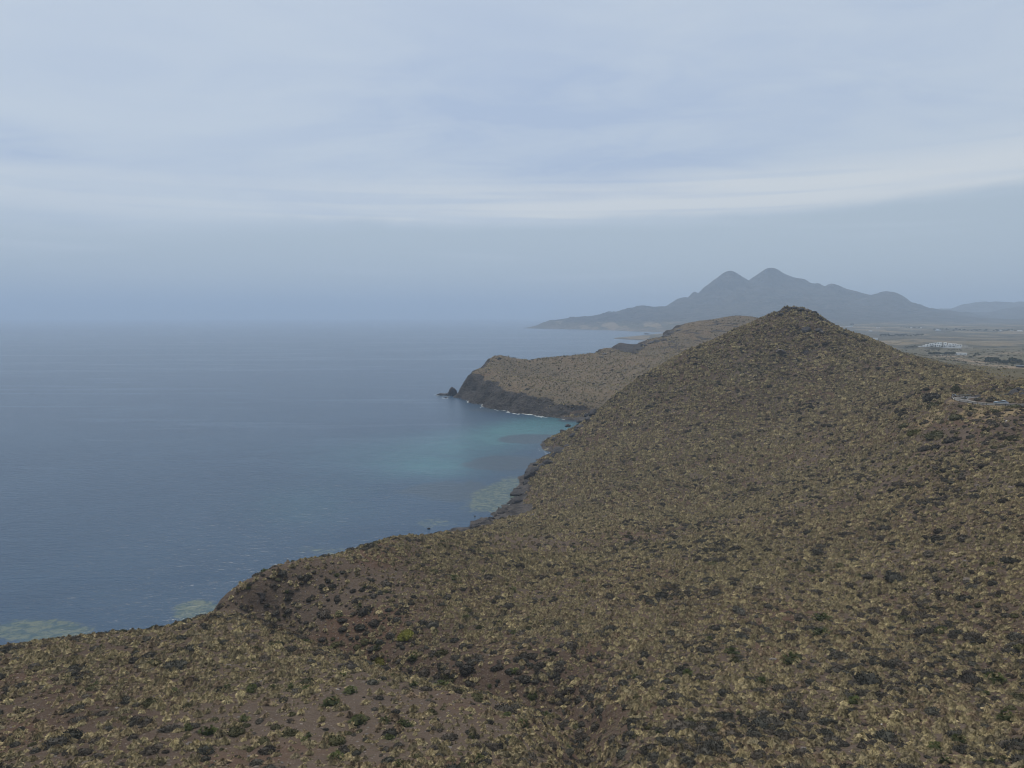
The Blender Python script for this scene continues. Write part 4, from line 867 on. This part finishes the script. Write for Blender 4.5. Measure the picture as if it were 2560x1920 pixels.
o = obj('reef_rock', crag_mesh('reef_rock', [(-16*S, .1), (-9*S, 3*S), (0, 5*S), (8*S, 7*S), (16*S, 8*S)], 5.0, M['wet_rock'], 6.6, 28)); o.location = c; tag(o, 'dark rock ledge joining the yellowish shelf to the big hill', 'rock')
c = Vector(at_z(1616 / K, 835.5 / K, 0)); S = c.y / FPX
o = obj('islet', crag_mesh('islet', [(-9*S, .2), (-6*S, 2.0*S), (-2*S, 3.6*S), (2*S, 3.4*S), (6*S, 2*S), (9*S, .2)], 16.0, M['islet'], 1.2, 30)); o.location = c; tag(o, 'small rocky islet in the far bay before the headland village', 'islet')

# crags on the crown and crest of the big hill
def crag(sx_, sy_, w, lab, mat=None, zs=.9, up=0.0):
    for k_ in range(30):
        p = hit(sx_ + 1.5 * k_, sy_, True)
        if p.z > .8 and p.y < 620: break
    s = w * p.y / FPX * .5; me = CRAG[RNG.randrange(5)]
    if mat is not None: me = rock_mesh('crag', RNG.randrange(900), mat, 3, (1.2, 1, .8), 8, .3)
    o = obj('crag', me); o.location = (p.x, p.y, p.z + .1 * s + up); o.scale = (s, s, s * zs); o.rotation_euler = (RNG.uniform(-.3, .3), RNG.uniform(-.3, .3), RNG.uniform(0, 6.28)); tag(o, lab, 'rock', 'rock outcrops on the big hill'); return o
crag(2016, 778, 15, 'tan summit block on the crown of the big hill', M['tan_rock'])
crag(1987, 772, 15, 'dark summit crag left of the tan block'); crag(2003, 774, 14, 'dark summit slab between the crag and the tan block'); crag(2032, 783, 16, 'dark crag just right of the tan summit block')
crag(1970, 780, 12, 'dark crag on the skyline left of the summit'); crag(1952, 788, 14, 'long dark crag on the left skyline of the hill'); crag(2050, 797, 13, 'crag on the right skyline below the summit'); crag(2064, 806, 16, 'broken crag on the right skyline half way to the knob'); crag(2086, 812, 10, 'dark knob standing on the right skyline of the hill', None, 1.2)
crag(1953, 882, 26, 'rounded grey slab high on the big hill face', M['grey_rock'], .7); crag(2014, 828, 26, 'dark slab with an overhang under the summit'); crag(2048, 828, 20, 'dark slab right of the overhanging slab under the summit'); crag(2052, 832, 14, 'small pale crag below the right skyline', M['grey_rock'])
for k, (a, b, w) in enumerate([(1372,1060,16),(1360,1075,18),(1400,1050,16),(1420,1034,18),(1436,1022,16),(1338,1158,16),(1322,1180,16),(1310,1205,14),(1384,1092,16),(1300,1228,12)]):
    crag(a + 4, b + 6, w, f'{"upper" if b < 1100 else "lower"} dark crag of the cliff edge on the seaward side of the big hill')

for k, (a, b, w) in enumerate([(1588,880,16),(1596,868,20),(1608,860,22),(1622,853,26),(1640,850,24),(1655,846,22),(1664,836,22),(1676,828,24),(1692,822,20),(1508,882,18),(1500,889,14),(1243,895,10)]):
    p = hit(a + 5, b + 3, True, 660.0); s = w * p.y / FPX * .5; o = obj('crag', CRAG[k % 5]); o.location = (p.x, p.y, p.z - .25 * s); o.scale = (s, s, s * .7); o.rotation_euler = (RNG.uniform(-.3, .3), RNG.uniform(-.3, .3), RNG.uniform(0, 6.28))
    tag(o, f'{ORD[k]} dark crag counted along the seaward rim of the hill behind the headland' if k < 9 else ['dark crag on the bump of the headland skyline', 'lower dark crag beside the bump of the headland skyline', 'small pointed crag on the left knob of the headland'][k - 9], 'rock', 'crags of the farther hills')

EDGE = [Vector(D(*q_)) for q_ in ((1290,890,508),(1262,912,497),(1240,932,485),(1220,958,463),(1200,985,440),(1176,1002,420),(1152,1018,400),(1145,1035,395),(1134,1058,375),(1122,1083,352))]
for k in range(18):
    t_ = k / 17 * (len(EDGE) - 1.001); j = int(t_); p = EDGE[j].lerp(EDGE[j+1], t_ - j) + Vector((RNG.uniform(-3, 1), RNG.uniform(-2, 4), 0)); s = RNG.uniform(2.0, 4.2); gzv = max(float(ground_z(p.x, p.y)), 0.0)
    o = obj('crag', CRAG[k % 5]); o.location = (p.x, p.y, gzv + .05 * s); o.scale = (s * .9, s, s * RNG.uniform(.7, 1.15)); o.rotation_euler = (RNG.uniform(-.3, .3), RNG.uniform(-.3, .3), RNG.uniform(0, 6.28))
    tag(o, f'{ORD[k]} dark crag counted down the sea edge of the big hill from the cove', 'rock', 'crags along the sea edge of the big hill')

# ================================================================ surf
def surf():
    m, g = material('foam'); geo = g.n('ShaderNodeNewGeometry')
    g.put(g.b.inputs['Base Color'], g.mix(g.ramp(g.noise(geo.outputs['Position'], 1.2, 3.0, .6), .3, .7), (0.42, 0.46, 0.46), (0.80, 0.82, 0.80)))
    V, F = [], []; r = random.Random(9); zz = [0.02]
    def patch(x_, y_, L, W, ang):
        zz[0] += .0006; b = len(V); n = 12
        for k in range(n):
            w = 2 * math.pi * k / n; rr = r.uniform(.6, 1.15); a, c_ = math.cos(w) * L * rr, math.sin(w) * W * rr
            V.append((x_ + a * math.cos(ang) - c_ * math.sin(ang), y_ + a * math.sin(ang) + c_ * math.cos(ang), zz[0]))
        F.append(tuple(range(b, b + n)))
    def along(pix, n, L, W, off, step=(.0, 1.0), thick=1.0):
        pts = [Vector(at_z(u_, v_, 0)) for u_, v_ in pix]
        for _ in range(n):
            t = r.random() * (len(pts) - 1.001); j = int(t); f = t - j; p = pts[j].lerp(pts[j+1], f); d = (pts[j+1] - pts[j]).normalized(); nrm = Vector((-d.y, d.x, 0))
            if mnoise.noise(Vector((t * 2.3, 4.1 * len(pix), 0))) < -.12: continue
            # slide the point to the actual waterline
            for s_ in np.linspace(-24, 24, 49):
                q = p + nrm * s_
                if ground_z(q.x, q.y) > 0: p = p + nrm * (s_ - r.uniform(*off)); break
            patch(p.x, p.y, r.uniform(*L), r.uniform(*W), math.atan2(d.y, d.x) + r.uniform(-.15, .15))
    along([(1000,861),(1020,867),(1050,875),(1100,887),(1150,895),(1200,902),(1250,906)], 62, (1.5, 6), (.35, 1.0), (.3, 2.0))
    along([(1040,875),(1100,889),(1150,897),(1200,905)], 16, (3, 8), (.3, .7), (3.0, 6))
    def ring(sx_, sy_, ru, rv, n, L, W):
        for _ in range(n):
            a = r.uniform(2.6, 6.8); q = at_z((sx_ + ru * math.cos(a)) / K, (sy_ - rv * math.sin(a)) / K, 0); patch(q[0], q[1], r.uniform(*L), r.uniform(*W), r.uniform(-.3, .3))
    ring(1104, 987, 16, 3, 12, (.6, 2.2), (.3, .7)); ring(1130, 989.5, 12, 2.5, 8, (.5, 1.6), (.25, .6)); ring(1112, 995, 7, 1.6, 9, (.5, 1.8), (.3, .7)); ring(1375, 1128, 18, 6, 12, (.3, 1.2), (.2, .5)); ring(1395, 1136, 12, 3, 14, (.5, 1.6), (.25, .5))
    ring(1372, 1123, 26, 8, 8, (.2, .7), (.15, .3)); ring(1280, 1262, 6, 3, 5, (.3, .8), (.1, .3)); ring(1616, 837, 9, 1, 5, (2, 5), (1, 2))
    o = obj('surf_foam', mesh_data('surf_foam', V, F, m)); tag(o, 'white surf foam breaking along the foot of the rocks', None, None, 'stuff')
surf()

# ================================================================ the road, its guardrail, signs and car
M['asphalt'] = plain('pale_asphalt', (0.085, 0.082, 0.080), .9, .12, .6)
M['paint'] = plain('road_paint', (0.62, 0.62, 0.60), .7, .12, 2)
M['steel'] = plain('weathered_rail', (0.26, 0.25, 0.225), .55, .15, 1.2, .5)
M['post'] = plain('dark_post', (0.055, 0.050, 0.045), .8, .2, 3)
M['verge'] = plain('dry_verge', (0.30, 0.235, 0.13), .95, .3, .5)
def smooth_path(P, step=1.2):
    out = []
    for i in range(len(P) - 1):
        p0, p1, p2, p3 = P[max(i-1, 0)], P[i], P[i+1], P[min(i+2, len(P)-1)]; n = max(2, int((p2 - p1).length / step))
        for k in range(n):
            t = k / n; out.append(.5 * ((2*p1) + (p2-p0)*t + (2*p0-5*p1+4*p2-p3)*t*t + (3*p1-p0-3*p2+p3)*t**3))
    return out + [P[-1]]
path = smooth_path(ROAD)
def side(i):
    t = path[min(i+1, len(path)-1)] - path[max(i-1, 0)]; t.z = 0; t.normalize(); return Vector((-t.y, t.x, 0))
def strip(a, b, dz):
    V, F = [], []
    for i, p in enumerate(path):
        s = side(i); V += [tuple(p + s * a + Vector((0, 0, dz))), tuple(p + s * b + Vector((0, 0, dz)))]
    for i in range(len(path) - 1): F.append((2*i, 2*i+1, 2*i+3, 2*i+2))
    return V, F
road = obj('road', mesh_data('road', *strip(-2.4, 2.4, .02), M['asphalt'])); road['kind'] = 'structure'
ln = obj('edge_line', mesh_data('edge_line', *strip(2.12, 2.24, .026), M['paint']), road); obj('edge_line', mesh_data('edge_line', *strip(-2.24, -2.12, .026), M['paint']), road)
# the outer (camera and left) side is +side when the road runs right to left
gr = empty('guardrail', tuple(path[0])); tag(gr, 'pale steel guardrail on dark posts round the outside of the road bend', 'guardrail')
def local(o, p): return Vector(p) - o.location
SGN = 1.0 if (side(10).y < 0) else -1.0
last = None; acc = 0.0
rail_pts = [path[i] + side(i) * (2.85 * SGN) for i in range(len(path))]
postme = MB().box(-.07, .07, -.07, .07, -.5, .70).mesh('post', M['post']); posts = []
for i, p in enumerate(rail_pts):
    acc += 0 if last is None else (p - last).length
    if last is None or acc > 2.9: o = obj('post', postme, gr); o.location = local(gr, p); posts.append(i); acc = 0.0
    last = p
for a, b in zip(posts[:-1], posts[1:]):
    V, F = [], []; prof_ = [(-.05, .36), (-.12, .43), (-.05, .50), (-.05, .55), (-.12, .62), (-.05, .70), (-.03, .70), (-.03, .36)]
    for i in range(a, b + 1):
        s = side(i) * -SGN
        for q in prof_: V.append(tuple(local(gr, rail_pts[i]) + s * (q[0] + .2) + Vector((0, 0, q[1] + .05))))
    n = len(prof_)
    for j in range(b - a):
        for k in range(n): F.append((j*n + k, j*n + (k+1) % n, (j+1)*n + (k+1) % n, (j+1)*n + k))
    obj('beam', mesh_data('beam', V, F, M['steel']), gr)
# marker posts on the verge
for a, b, lab in ((2431, 1011.5, 'short dark marker post on the verge left of the others'), (2457, 1011.5, 'short leaning marker post on the verge under the middle of the guardrail'), (2497, 1012, 'short dark marker post on the verge before the parked car')):
    p = hit(a, b, True); w = empty('marker_post', p); MB().box(-.09, .09, -.07, .07, -.3, .62).build('post', M['post'], w); MB().box(-.10, .10, -.08, .08, .622, .74).build('cap', M['post'], w); tag(w, lab, 'marker post')
M['sign_dark'] = plain('sign_black', (0.02, 0.02, 0.022), .5, .05, 2, .4); M['sign_white'] = plain('sign_white', (0.72, 0.72, 0.70), .5, .06, 2, .4)
def chevron_sign(sx_, sy_, w, lab, n=3):
    p = hit(sx_, sy_ + 6, True); e = empty('chevron_sign', p, -math.atan2(p.x, p.y)); hw = w * p.y / FPX * .5; hh = .38; z0 = .9
    MB().box(-hw, hw, -.02, .02, z0, z0 + 2 * hh).build('panel', M['sign_dark'], e)
    for k in range(n):
        x0 = -hw + (k + .22) * 2 * hw / n; t = 2 * hw / n * .38; d = 2 * hw / n * .42; V = []
        for yy in (-.030, -.024): V += [(x0, yy, z0 + .06), (x0 + t, yy, z0 + .06), (x0 + t + d, yy, z0 + hh), (x0 + t, yy, z0 + 2*hh - .06), (x0, yy, z0 + 2*hh - .06), (x0 + d, yy, z0 + hh)]
        F = [(0,1,2,5), (5,2,3,4), (11,8,7,6), (10,9,8,11)] + [(i, (i+1) % 6 + 0, (i+1) % 6 + 6, i + 6) for i in range(6)]
        MB().add(V, F).build('chevron', M['sign_white'], e)
    for s in (-.6, .6): MB().box(s*hw-.04, s*hw+.04, .03, .10, -.4, z0 + 2*hh - .05).build('post', M['post'], e)
    return tag(e, lab, 'road sign')
chevron_sign(2384, 989, 9, 'black and white chevron bend sign under the roadside tree')
chevron_sign(2415, 996, 9, 'black and white chevron bend sign inside the road bend by the dark bushes')

M['car_paint'] = plain('pale_blue_car_paint', (0.24, 0.30, 0.35), .3, .03, 1, .6); M['glass'] = plain('dark_car_glass', (0.012, 0.014, 0.017), .12, .05, 1, .6); M['tyre'] = plain('tyre', (0.018, 0.018, 0.018), .9, .1, 4); M['rim'] = plain('rim', (0.3, 0.3, 0.31), .4, .05, 4, .5); M['lamp'] = plain('lamp_glass', (0.5, 0.5, 0.48), .2, .05, 3, .6); M['tail'] = plain('tail_lamp', (0.25, 0.02, 0.02), .3, .05, 3, .6)
def car(p, heading):
    e = empty('parked_car', p, heading); tag(e, 'pale blue-grey hatchback on the road behind the guardrail', 'car'); W = .88
    prof_ = [(-2.1, .30), (-2.12, .75), (-1.95, .98), (-1.0, 1.02), (-.62, 1.04), (.1, 1.06), (1.7, 1.04), (1.98, .98), (2.05, .62), (2.02, .30)]
    V, F = [], []; n = len(prof_)
    for yy, ins in ((-W, 0), (-W + .03, 0), (W - .03, 0), (W, 0)):
        k = .97 if abs(yy) == W else 1.0
        for x_, z_ in prof_: V.append((x_ * k, yy, .3 + (z_ - .3) * k))
    for j in range(3):
        for k in range(n): F.append((j*n + k, (j+1)*n + k, (j+1)*n + (k+1) % n, j*n + (k+1) % n))
    F += [tuple(range(n)), tuple(range(3*n + n - 1, 3*n - 1, -1))]
    MB().add(V, F).build('body', M['car_paint'], e)
    cab = [(-.95, 1.03), (-.18, 1.44), (.25, 1.49), (1.15, 1.45), (1.88, 1.02)]; V = []
    for yy, k in ((-1, 1), (1, 1)): V += [(x_, yy * (W - .06 - .16 * (z_ - 1.03) / .45), z_) for x_, z_ in cab]
    MB().add(V, [(0,1,6,5), (1,2,7,6), (2,3,8,7), (3,4,9,8), (4,0,5,9), (4,3,2,1,0), (5,6,7,8,9)]).build('window', M['glass'], e)
    V = []
    for yy in (-.76, .76): V += [(-.24, yy, 1.45), (.25, yy, 1.505), (1.22, yy, 1.462), (1.22, yy, 1.50), (.25, yy, 1.545), (-.24, yy, 1.475)]
    MB().add(V, [(0,1,2,3,4,5)[::-1], (6,7,8,9,10,11), (0,5,11,6), (5,4,10,11), (4,3,9,10), (3,2,8,9), (2,1,7,8), (1,0,6,7)]).build('roof', M['car_paint'], e)
    for x_ in (-1.32, 1.28):
        for s in (-1, 1):
            w = MB().tube([(0, -.10, 0), (0, .10, 0)], .32, 16).build('wheel', M['tyre'], e, False); w.location = (x_, s * .80, .32)
            rm = MB().tube([(0, s * .102, 0), (0, s * .115, 0)], .20, 12).build('rim', M['rim'], w)
    for s in (-1, 1):
        MB().box(-2.11, -2.03, s*.62 - .18, s*.62 + .18, .66, .82).build('headlight', M['lamp'], e); MB().box(2.0, 2.075, s*.68 - .1, s*.68 + .1, .62, .9).build('tail_light', M['tail'], e)
        MB().box(-.78, -.62, s*.95 - .09, s*.95 + .09, 1.0, 1.12).build('mirror', M['car_paint'], e)
    return e
ci = min(range(len(path)), key=lambda i: abs(project(*path[i])[0] - 2494 / K) + abs(i - len(path) * .5) * 1e-3)
cp_ = path[ci] + side(ci) * (-1.0 * SGN); tg = path[ci+1] - path[ci-1]
car(cp_ + Vector((0, 0, .025)), math.atan2(tg.y, tg.x) + math.pi)

# rocks in the road cut behind the car
for k, (a, b, w) in enumerate([(2497,989,22),(2515,986,26),(2535,980,30),(2552,974,28),(2548,990,22),(2526,993,18),(2446,988,17),(2436,991,13),(2428,989,12),(2505,980,18),(2557,985,20)]):
    p = hit(a, b + 3, True); s = w * p.y / FPX * .5; o = obj('rock', CRAG[k % 5]); o.location = (p.x, p.y, p.z - .1 * s); o.scale = (s, s, s * .75); o.rotation_euler = (RNG.uniform(-.4, .4), RNG.uniform(-.4, .4), RNG.uniform(0, 6.28))
    tag(o, 'dark rock of the road cutting behind the parked car' if a > 2490 else 'dark rock inside the road bend beside the chevron sign', 'rock', 'rocks of the road cutting')
single('green_shrub', OLIVE[0], 2527, 976, 30, 'olive bush on top of the road cutting behind the car'); single('green_shrub', OLIVE[1], 2553, 968, 26, 'dark bush on the road cutting at the right edge'); single('green_shrub', OLIVE[2], 2424, 990, 14, 'green bush inside the road bend above the chevron sign'); single('grey_shrub', GREY[1], 2446, 1000, 22, 'dark bush inside the road bend right of the chevron sign'); single('grey_shrub', GREY[2], 2410, 998, 15, 'dark bush inside the road bend left of the chevron sign')

# ================================================================ trees
def tree_parts(seed, h, spread, leaves, leafsize, flat=.55, trunk_h=.35, mat='tree'):
    r = random.Random(seed); mb = MB(); tips = []
    top = Vector((r.uniform(-.1, .1) * h, r.uniform(-.1, .1) * h, h * trunk_h)); mb.tube([(0, 0, -.4), tuple(top * .5), tuple(top)], [.045*h, .036*h, .028*h], 7)
    for k in range(6):
        a = 2 * math.pi * k / 6 + r.uniform(-.4, .4); e = top + Vector((math.cos(a) * spread * r.uniform(.35, .7), math.sin(a) * spread * r.uniform(.35, .7), h * r.uniform(.2, .42))); m_ = top.lerp(e, .5) + Vector((0, 0, -.03 * h))
        mb.tube([tuple(top), tuple(m_), tuple(e)], [.024*h, .016*h, .008*h], 5); tips.append(e)
    V, F, A = [], [], []
    for e in tips + [top + Vector((0, 0, h * .45))]:
        R = spread * r.uniform(.34, .5)
        for _ in range(leaves // 7):
            d = Vector((r.gauss(0, 1), r.gauss(0, 1), r.gauss(0, 1))).normalized() * (r.random() ** .45) * R; c_ = e + Vector((d.x, d.y, d.z * flat)); s = leafsize * r.uniform(.6, 1.4)
            t1 = Vector((r.gauss(0, 1), r.gauss(0, 1), r.gauss(0, .6))).normalized() * s; t2 = t1.cross(Vector((r.gauss(0, 1), r.gauss(0, 1), r.gauss(0, 1)))).normalized() * s * .6
            b = len(V); V += [tuple(c_ - t1 - t2), tuple(c_ - t1 + t2), tuple(c_ + t1 + t2 * .4), tuple(c_ + t1 - t2 * .4)]; F.append((b, b+1, b+2, b+3)); A += [r.uniform(.1, 1)] * 4
    return mb.mesh('trunk', M['bark'], True), blade_attr(mesh_data('crown', V, F, M[mat]), A)
def tree(parts, p, s, rz, label, group=None, zs=1.0, name='tree', cat='tree'):
    e = empty(name, p, rz); e.scale = (s, s, s * zs); obj('trunk', parts[0], e); obj('crown', parts[1], e); return tag(e, label, cat, group)
p = hit(2389, 992, True); tree(tree_parts(5, 5.2, 2.3, 1500, .13, .8, .30, 'feather'), p, 1.0, .5, 'feathery grey-green tree beside the road bend, alone on the skyline of the slope')
FT = [tree_parts(20 + k, 1.0, .55, 260, .075, .75, .22) for k in range(4)]
def grove(lo, hi, n, hpx, label, group, seed):
    r = random.Random(seed)
    for i in range(n):
        t = (i + r.uniform(.1, .9)) / n; a = lo[0] + (hi[0] - lo[0]) * t; b = lo[1] + (hi[1] - lo[1]) * t + r.uniform(-1, 1) * lo[2]
        p = hit(a, b, True, 560.0); s = r.uniform(*hpx) * p.y / FPX
        tree(FT[i % 4], p, s, r.uniform(0, 6), f'{ORD[i]} from the left, {label}', group, r.uniform(.8, 1.15))
grove((2325, 888, 1.2), (2388, 888, 1.2), 16, (8, 12), 'dark green tree in the grove left of the long white shed', 'grove by the long white shed', 1)
grove((2460, 904, 3.5), (2558, 912, 3.0), 24, (9, 17), 'dark tree of the sandy right-edge grove', 'grove on sandy ground at the right edge', 2)
grove((2200, 841, 1.5), (2308, 840, 1.2), 24, (5, 8), 'dark tree in the long tree line across the plain', 'tree line across the plain', 3)
grove((2262, 870, .8), (2296, 868, .8), 9, (4, 6), 'small tree in the row leading to the white terraced houses', 'row of trees leading to the white houses', 4)
grove((2314, 868.6, .5), (2398, 868.2, .5), 11, (3, 5.5), 'small dark tree in front of the white stepped complex', 'trees in front of the white complex', 9)
grove((2330, 826, 1.0), (2470, 828, 1.0), 18, (4, 7), 'tree in the belt round the far village', 'belt of trees round the far village', 5)
grove((2480, 828, 1.0), (2558, 828, 1.0), 12, (4, 7), 'tree among the farm buildings at the far right', 'trees among the far right farms', 6)
grove((2250, 820, .8), (2300, 821, .8), 7, (3, 5), 'tiny tree by the houses at the foot of the mountain', 'trees by the houses at the mountain foot', 7)
grove((2420, 893, 3), (2450, 892, 3), 5, (7, 10), 'lone tree right of the long white shed', 'trees right of the long white shed', 8)

# ================================================================ houses on the plain
M['white_wall'] = plain('white_render', (0.86, 0.85, 0.82), .85, .05, .3); M['cream_wall'] = plain('cream_render', (0.55, 0.48, 0.38), .85, .06, .3); M['window'] = plain('dark_window', (0.03, 0.033, 0.038), .3, .1, 1, .5); M['flat_roof'] = plain('flat_roof', (0.76, 0.75, 0.72), .9, .08, .4); M['plastic'] = plain('greenhouse_film', (0.52, 0.56, 0.58), .5, .08, .2)
def base_z(x_, y_, hw): return float(min(ground_z(x_ - hw, y_), ground_z(x_ + hw, y_), ground_z(x_, y_))) - .5
def house(sx_, sy_, wpx, hm, label, group=None, wall='white_wall', depth=9.0, tiers=1, name='house', cat='house', wins=True):
    p = hit(sx_, sy_, True, 560.0); S = p.y / FPX; hw = wpx * S * .5; z0 = base_z(p.x, p.y, hw); e = empty(name, (p.x, p.y, z0), -math.atan2(p.x, p.y)); H0 = p.z - z0
    for t in range(tiers):
        k = 1 - .28 * t; y0_, y1_ = t * depth * .33, depth; a0, a1 = (0 if t == 0 else H0 + hm * t / tiers + .003), H0 + hm * (t + 1) / tiers
        MB().box(-hw*k, hw*k, y0_, y1_ - .01 * t, a0, a1).build('wall', M[wall], e)
        MB().box(-hw*k - .15, hw*k + .15, y0_ - .15, y1_ + .15 - .012 * t, a1 + .002, a1 + .2).build('roof', M['flat_roof' if wall in ('white_wall', 'cream_wall') else wall], e)
        if wins:
            n = max(2, int(hw * k * 2 / 4.5))
            for i in range(n):
                c_ = -hw*k + (i + .5) * 2 * hw * k / n; zc = a0 + (H0 if t == 0 else 0) + .9
                MB().box(c_ - .7, c_ + .7, y0_ - .05, y0_ + .05, zc, min(zc + 1.4, a1 - .3)).build('window', M['window'], e)
    return tag(e, label, cat, group)
# the white terraced complex: stepped blocks behind a long white wall on a low rise
p = hit(2352, 868.5, True, 560.0); S = p.y / FPX; cz = base_z(p.x, p.y, 45)
cx_ = empty('terraced_building', (p.x, p.y, cz), -math.atan2(p.x, p.y)); tag(cx_, 'white stepped building complex behind a long white wall in the middle of the plain', 'building')
def X_(u_): return (u_ - 2352) * S
def blk(u0, u1, v0, v1, yb, dep, nm='wall', mt='white_wall'): return MB().box(X_(u0), X_(u1), yb, yb + dep, 0, (869 - v0) * S + .5).build(nm, M[mt], cx_)
blk(2309, 2396, 866.2, 869, 0, .5, 'perimeter_wall'); blk(2396.2, 2420, 865.4, 868, 1.2, .5, 'perimeter_wall', 'cream_wall'); blk(2296, 2308, 866, 869, 1, 7, 'wall')
for u0, u1, v0, yb, dep in ((2312,2320,864,4,8),(2318,2327,861.5,13,8),(2326.5,2336,859.2,22,8),(2336.2,2343,858.6,30,8),(2344,2354.5,857,39,9),(2357.5,2365,857.6,38,9),(2367.5,2376,859.2,31,8),(2376.2,2386,860,24,8),(2386.2,2397,861.8,16,8),(2338,2352,862.2,9.5,8),(2358,2372,862.6,9,8),(2397.2,2410,864.2,7,6)):
    w_ = blk(u0, u1, v0, 0, yb, dep, 'wall', 'white_wall' if u0 < 2396 else 'cream_wall'); hgt_ = (869 - v0) * S + .5
    MB().box(X_(u0) - .1, X_(u1) + .1, yb - .1, yb + dep + .1, hgt_ + .003, hgt_ + .25).build('roof', M['flat_roof'], cx_)
    n = max(1, int((u1 - u0) * S / 3.8))
    for i in range(n):
        c_ = X_(u0) + (i + .5) * (u1 - u0) * S / n
        o = MB().box(c_ - .85, c_ + .85, yb - .05, yb + .06, hgt_ - 2.7, hgt_ - .7).build('window', M['window'], cx_)
house(2402, 888, 27, 3.4, 'long low white shed beside the dark grove', None, 'white_wall', 8, 1, 'shed', 'shed'); house(2354, 891, 7, 2.2, 'small pale hut on the sandy track left of the long white shed', None, 'cream_wall', 3, 1, 'hut', 'hut')
for sx_, sy_, w, h_, lab, tr in ((2184,849,19,4,'wide white farmhouse near the big hill slope on the plain',1),(2347,825.5,11,5,'white house at the left end of the far village',1),(2275,820.5,7,4,'small white house at the mountain foot, left one of two',1),(2301,820.5,6,4,'small white house at the mountain foot, right one of two',1),(2369,823.5,9,5,'white house with a raised storey in the far village',2),(2408,825,8,4,'white house at the right end of the far village',1),(2500,828,9,5,'white farmhouse among trees at the far right',1),(2549,828.5,13,5,'white farm building at the right edge of the plain',2),(2530,827,6,4,'tiny white house between the two far right farms',1),(2195,820,7,4,'tiny white house beyond the big hill crest',1),(2176,828.5,8,4,'pale house beside the track under the mountain',1)):
    house(sx_, sy_, w, h_, lab, None, 'white_wall', 9, tr)
house(2122, 817.5, 17, 4, 'pale greenhouse strip just beyond the big hill crest', None, 'plastic', 20, 1, 'greenhouse', 'greenhouse', False); house(2345, 827.5, 12, 3.5, 'pale blue greenhouse before the far village', None, 'plastic', 20, 1, 'greenhouse', 'greenhouse', False); house(2552, 919, 20, 2.0, 'dark net house at the right edge beside the sandy grove', None, 'window', 8, 1, 'net_house', 'shed', False)

# ================================================================ haze
hb = MB().box(-50000, 50000, -9000, 55000, -7.0, 520.0)
def haze_mat():
    m = bpy.data.materials.new('haze'); m.use_nodes = True; g = NT(m.node_tree)
    out = g.n('ShaderNodeOutputMaterial'); v = g.n('ShaderNodeVolumePrincipled')
    v.inputs['Color'].default_value = (0.555, 0.685, 0.855, 1); v.inputs['Density'].default_value = 1.55e-4
    v.inputs['Density Attribute'].default_value = ''; v.inputs['Anisotropy'].default_value = 0.0
    g.t.links.new(v.outputs[0], out.inputs['Volume']); return m
hz = hb.build('haze', haze_mat()); tag(hz, 'pale blue sea haze over the whole coast', None, None, 'stuff')
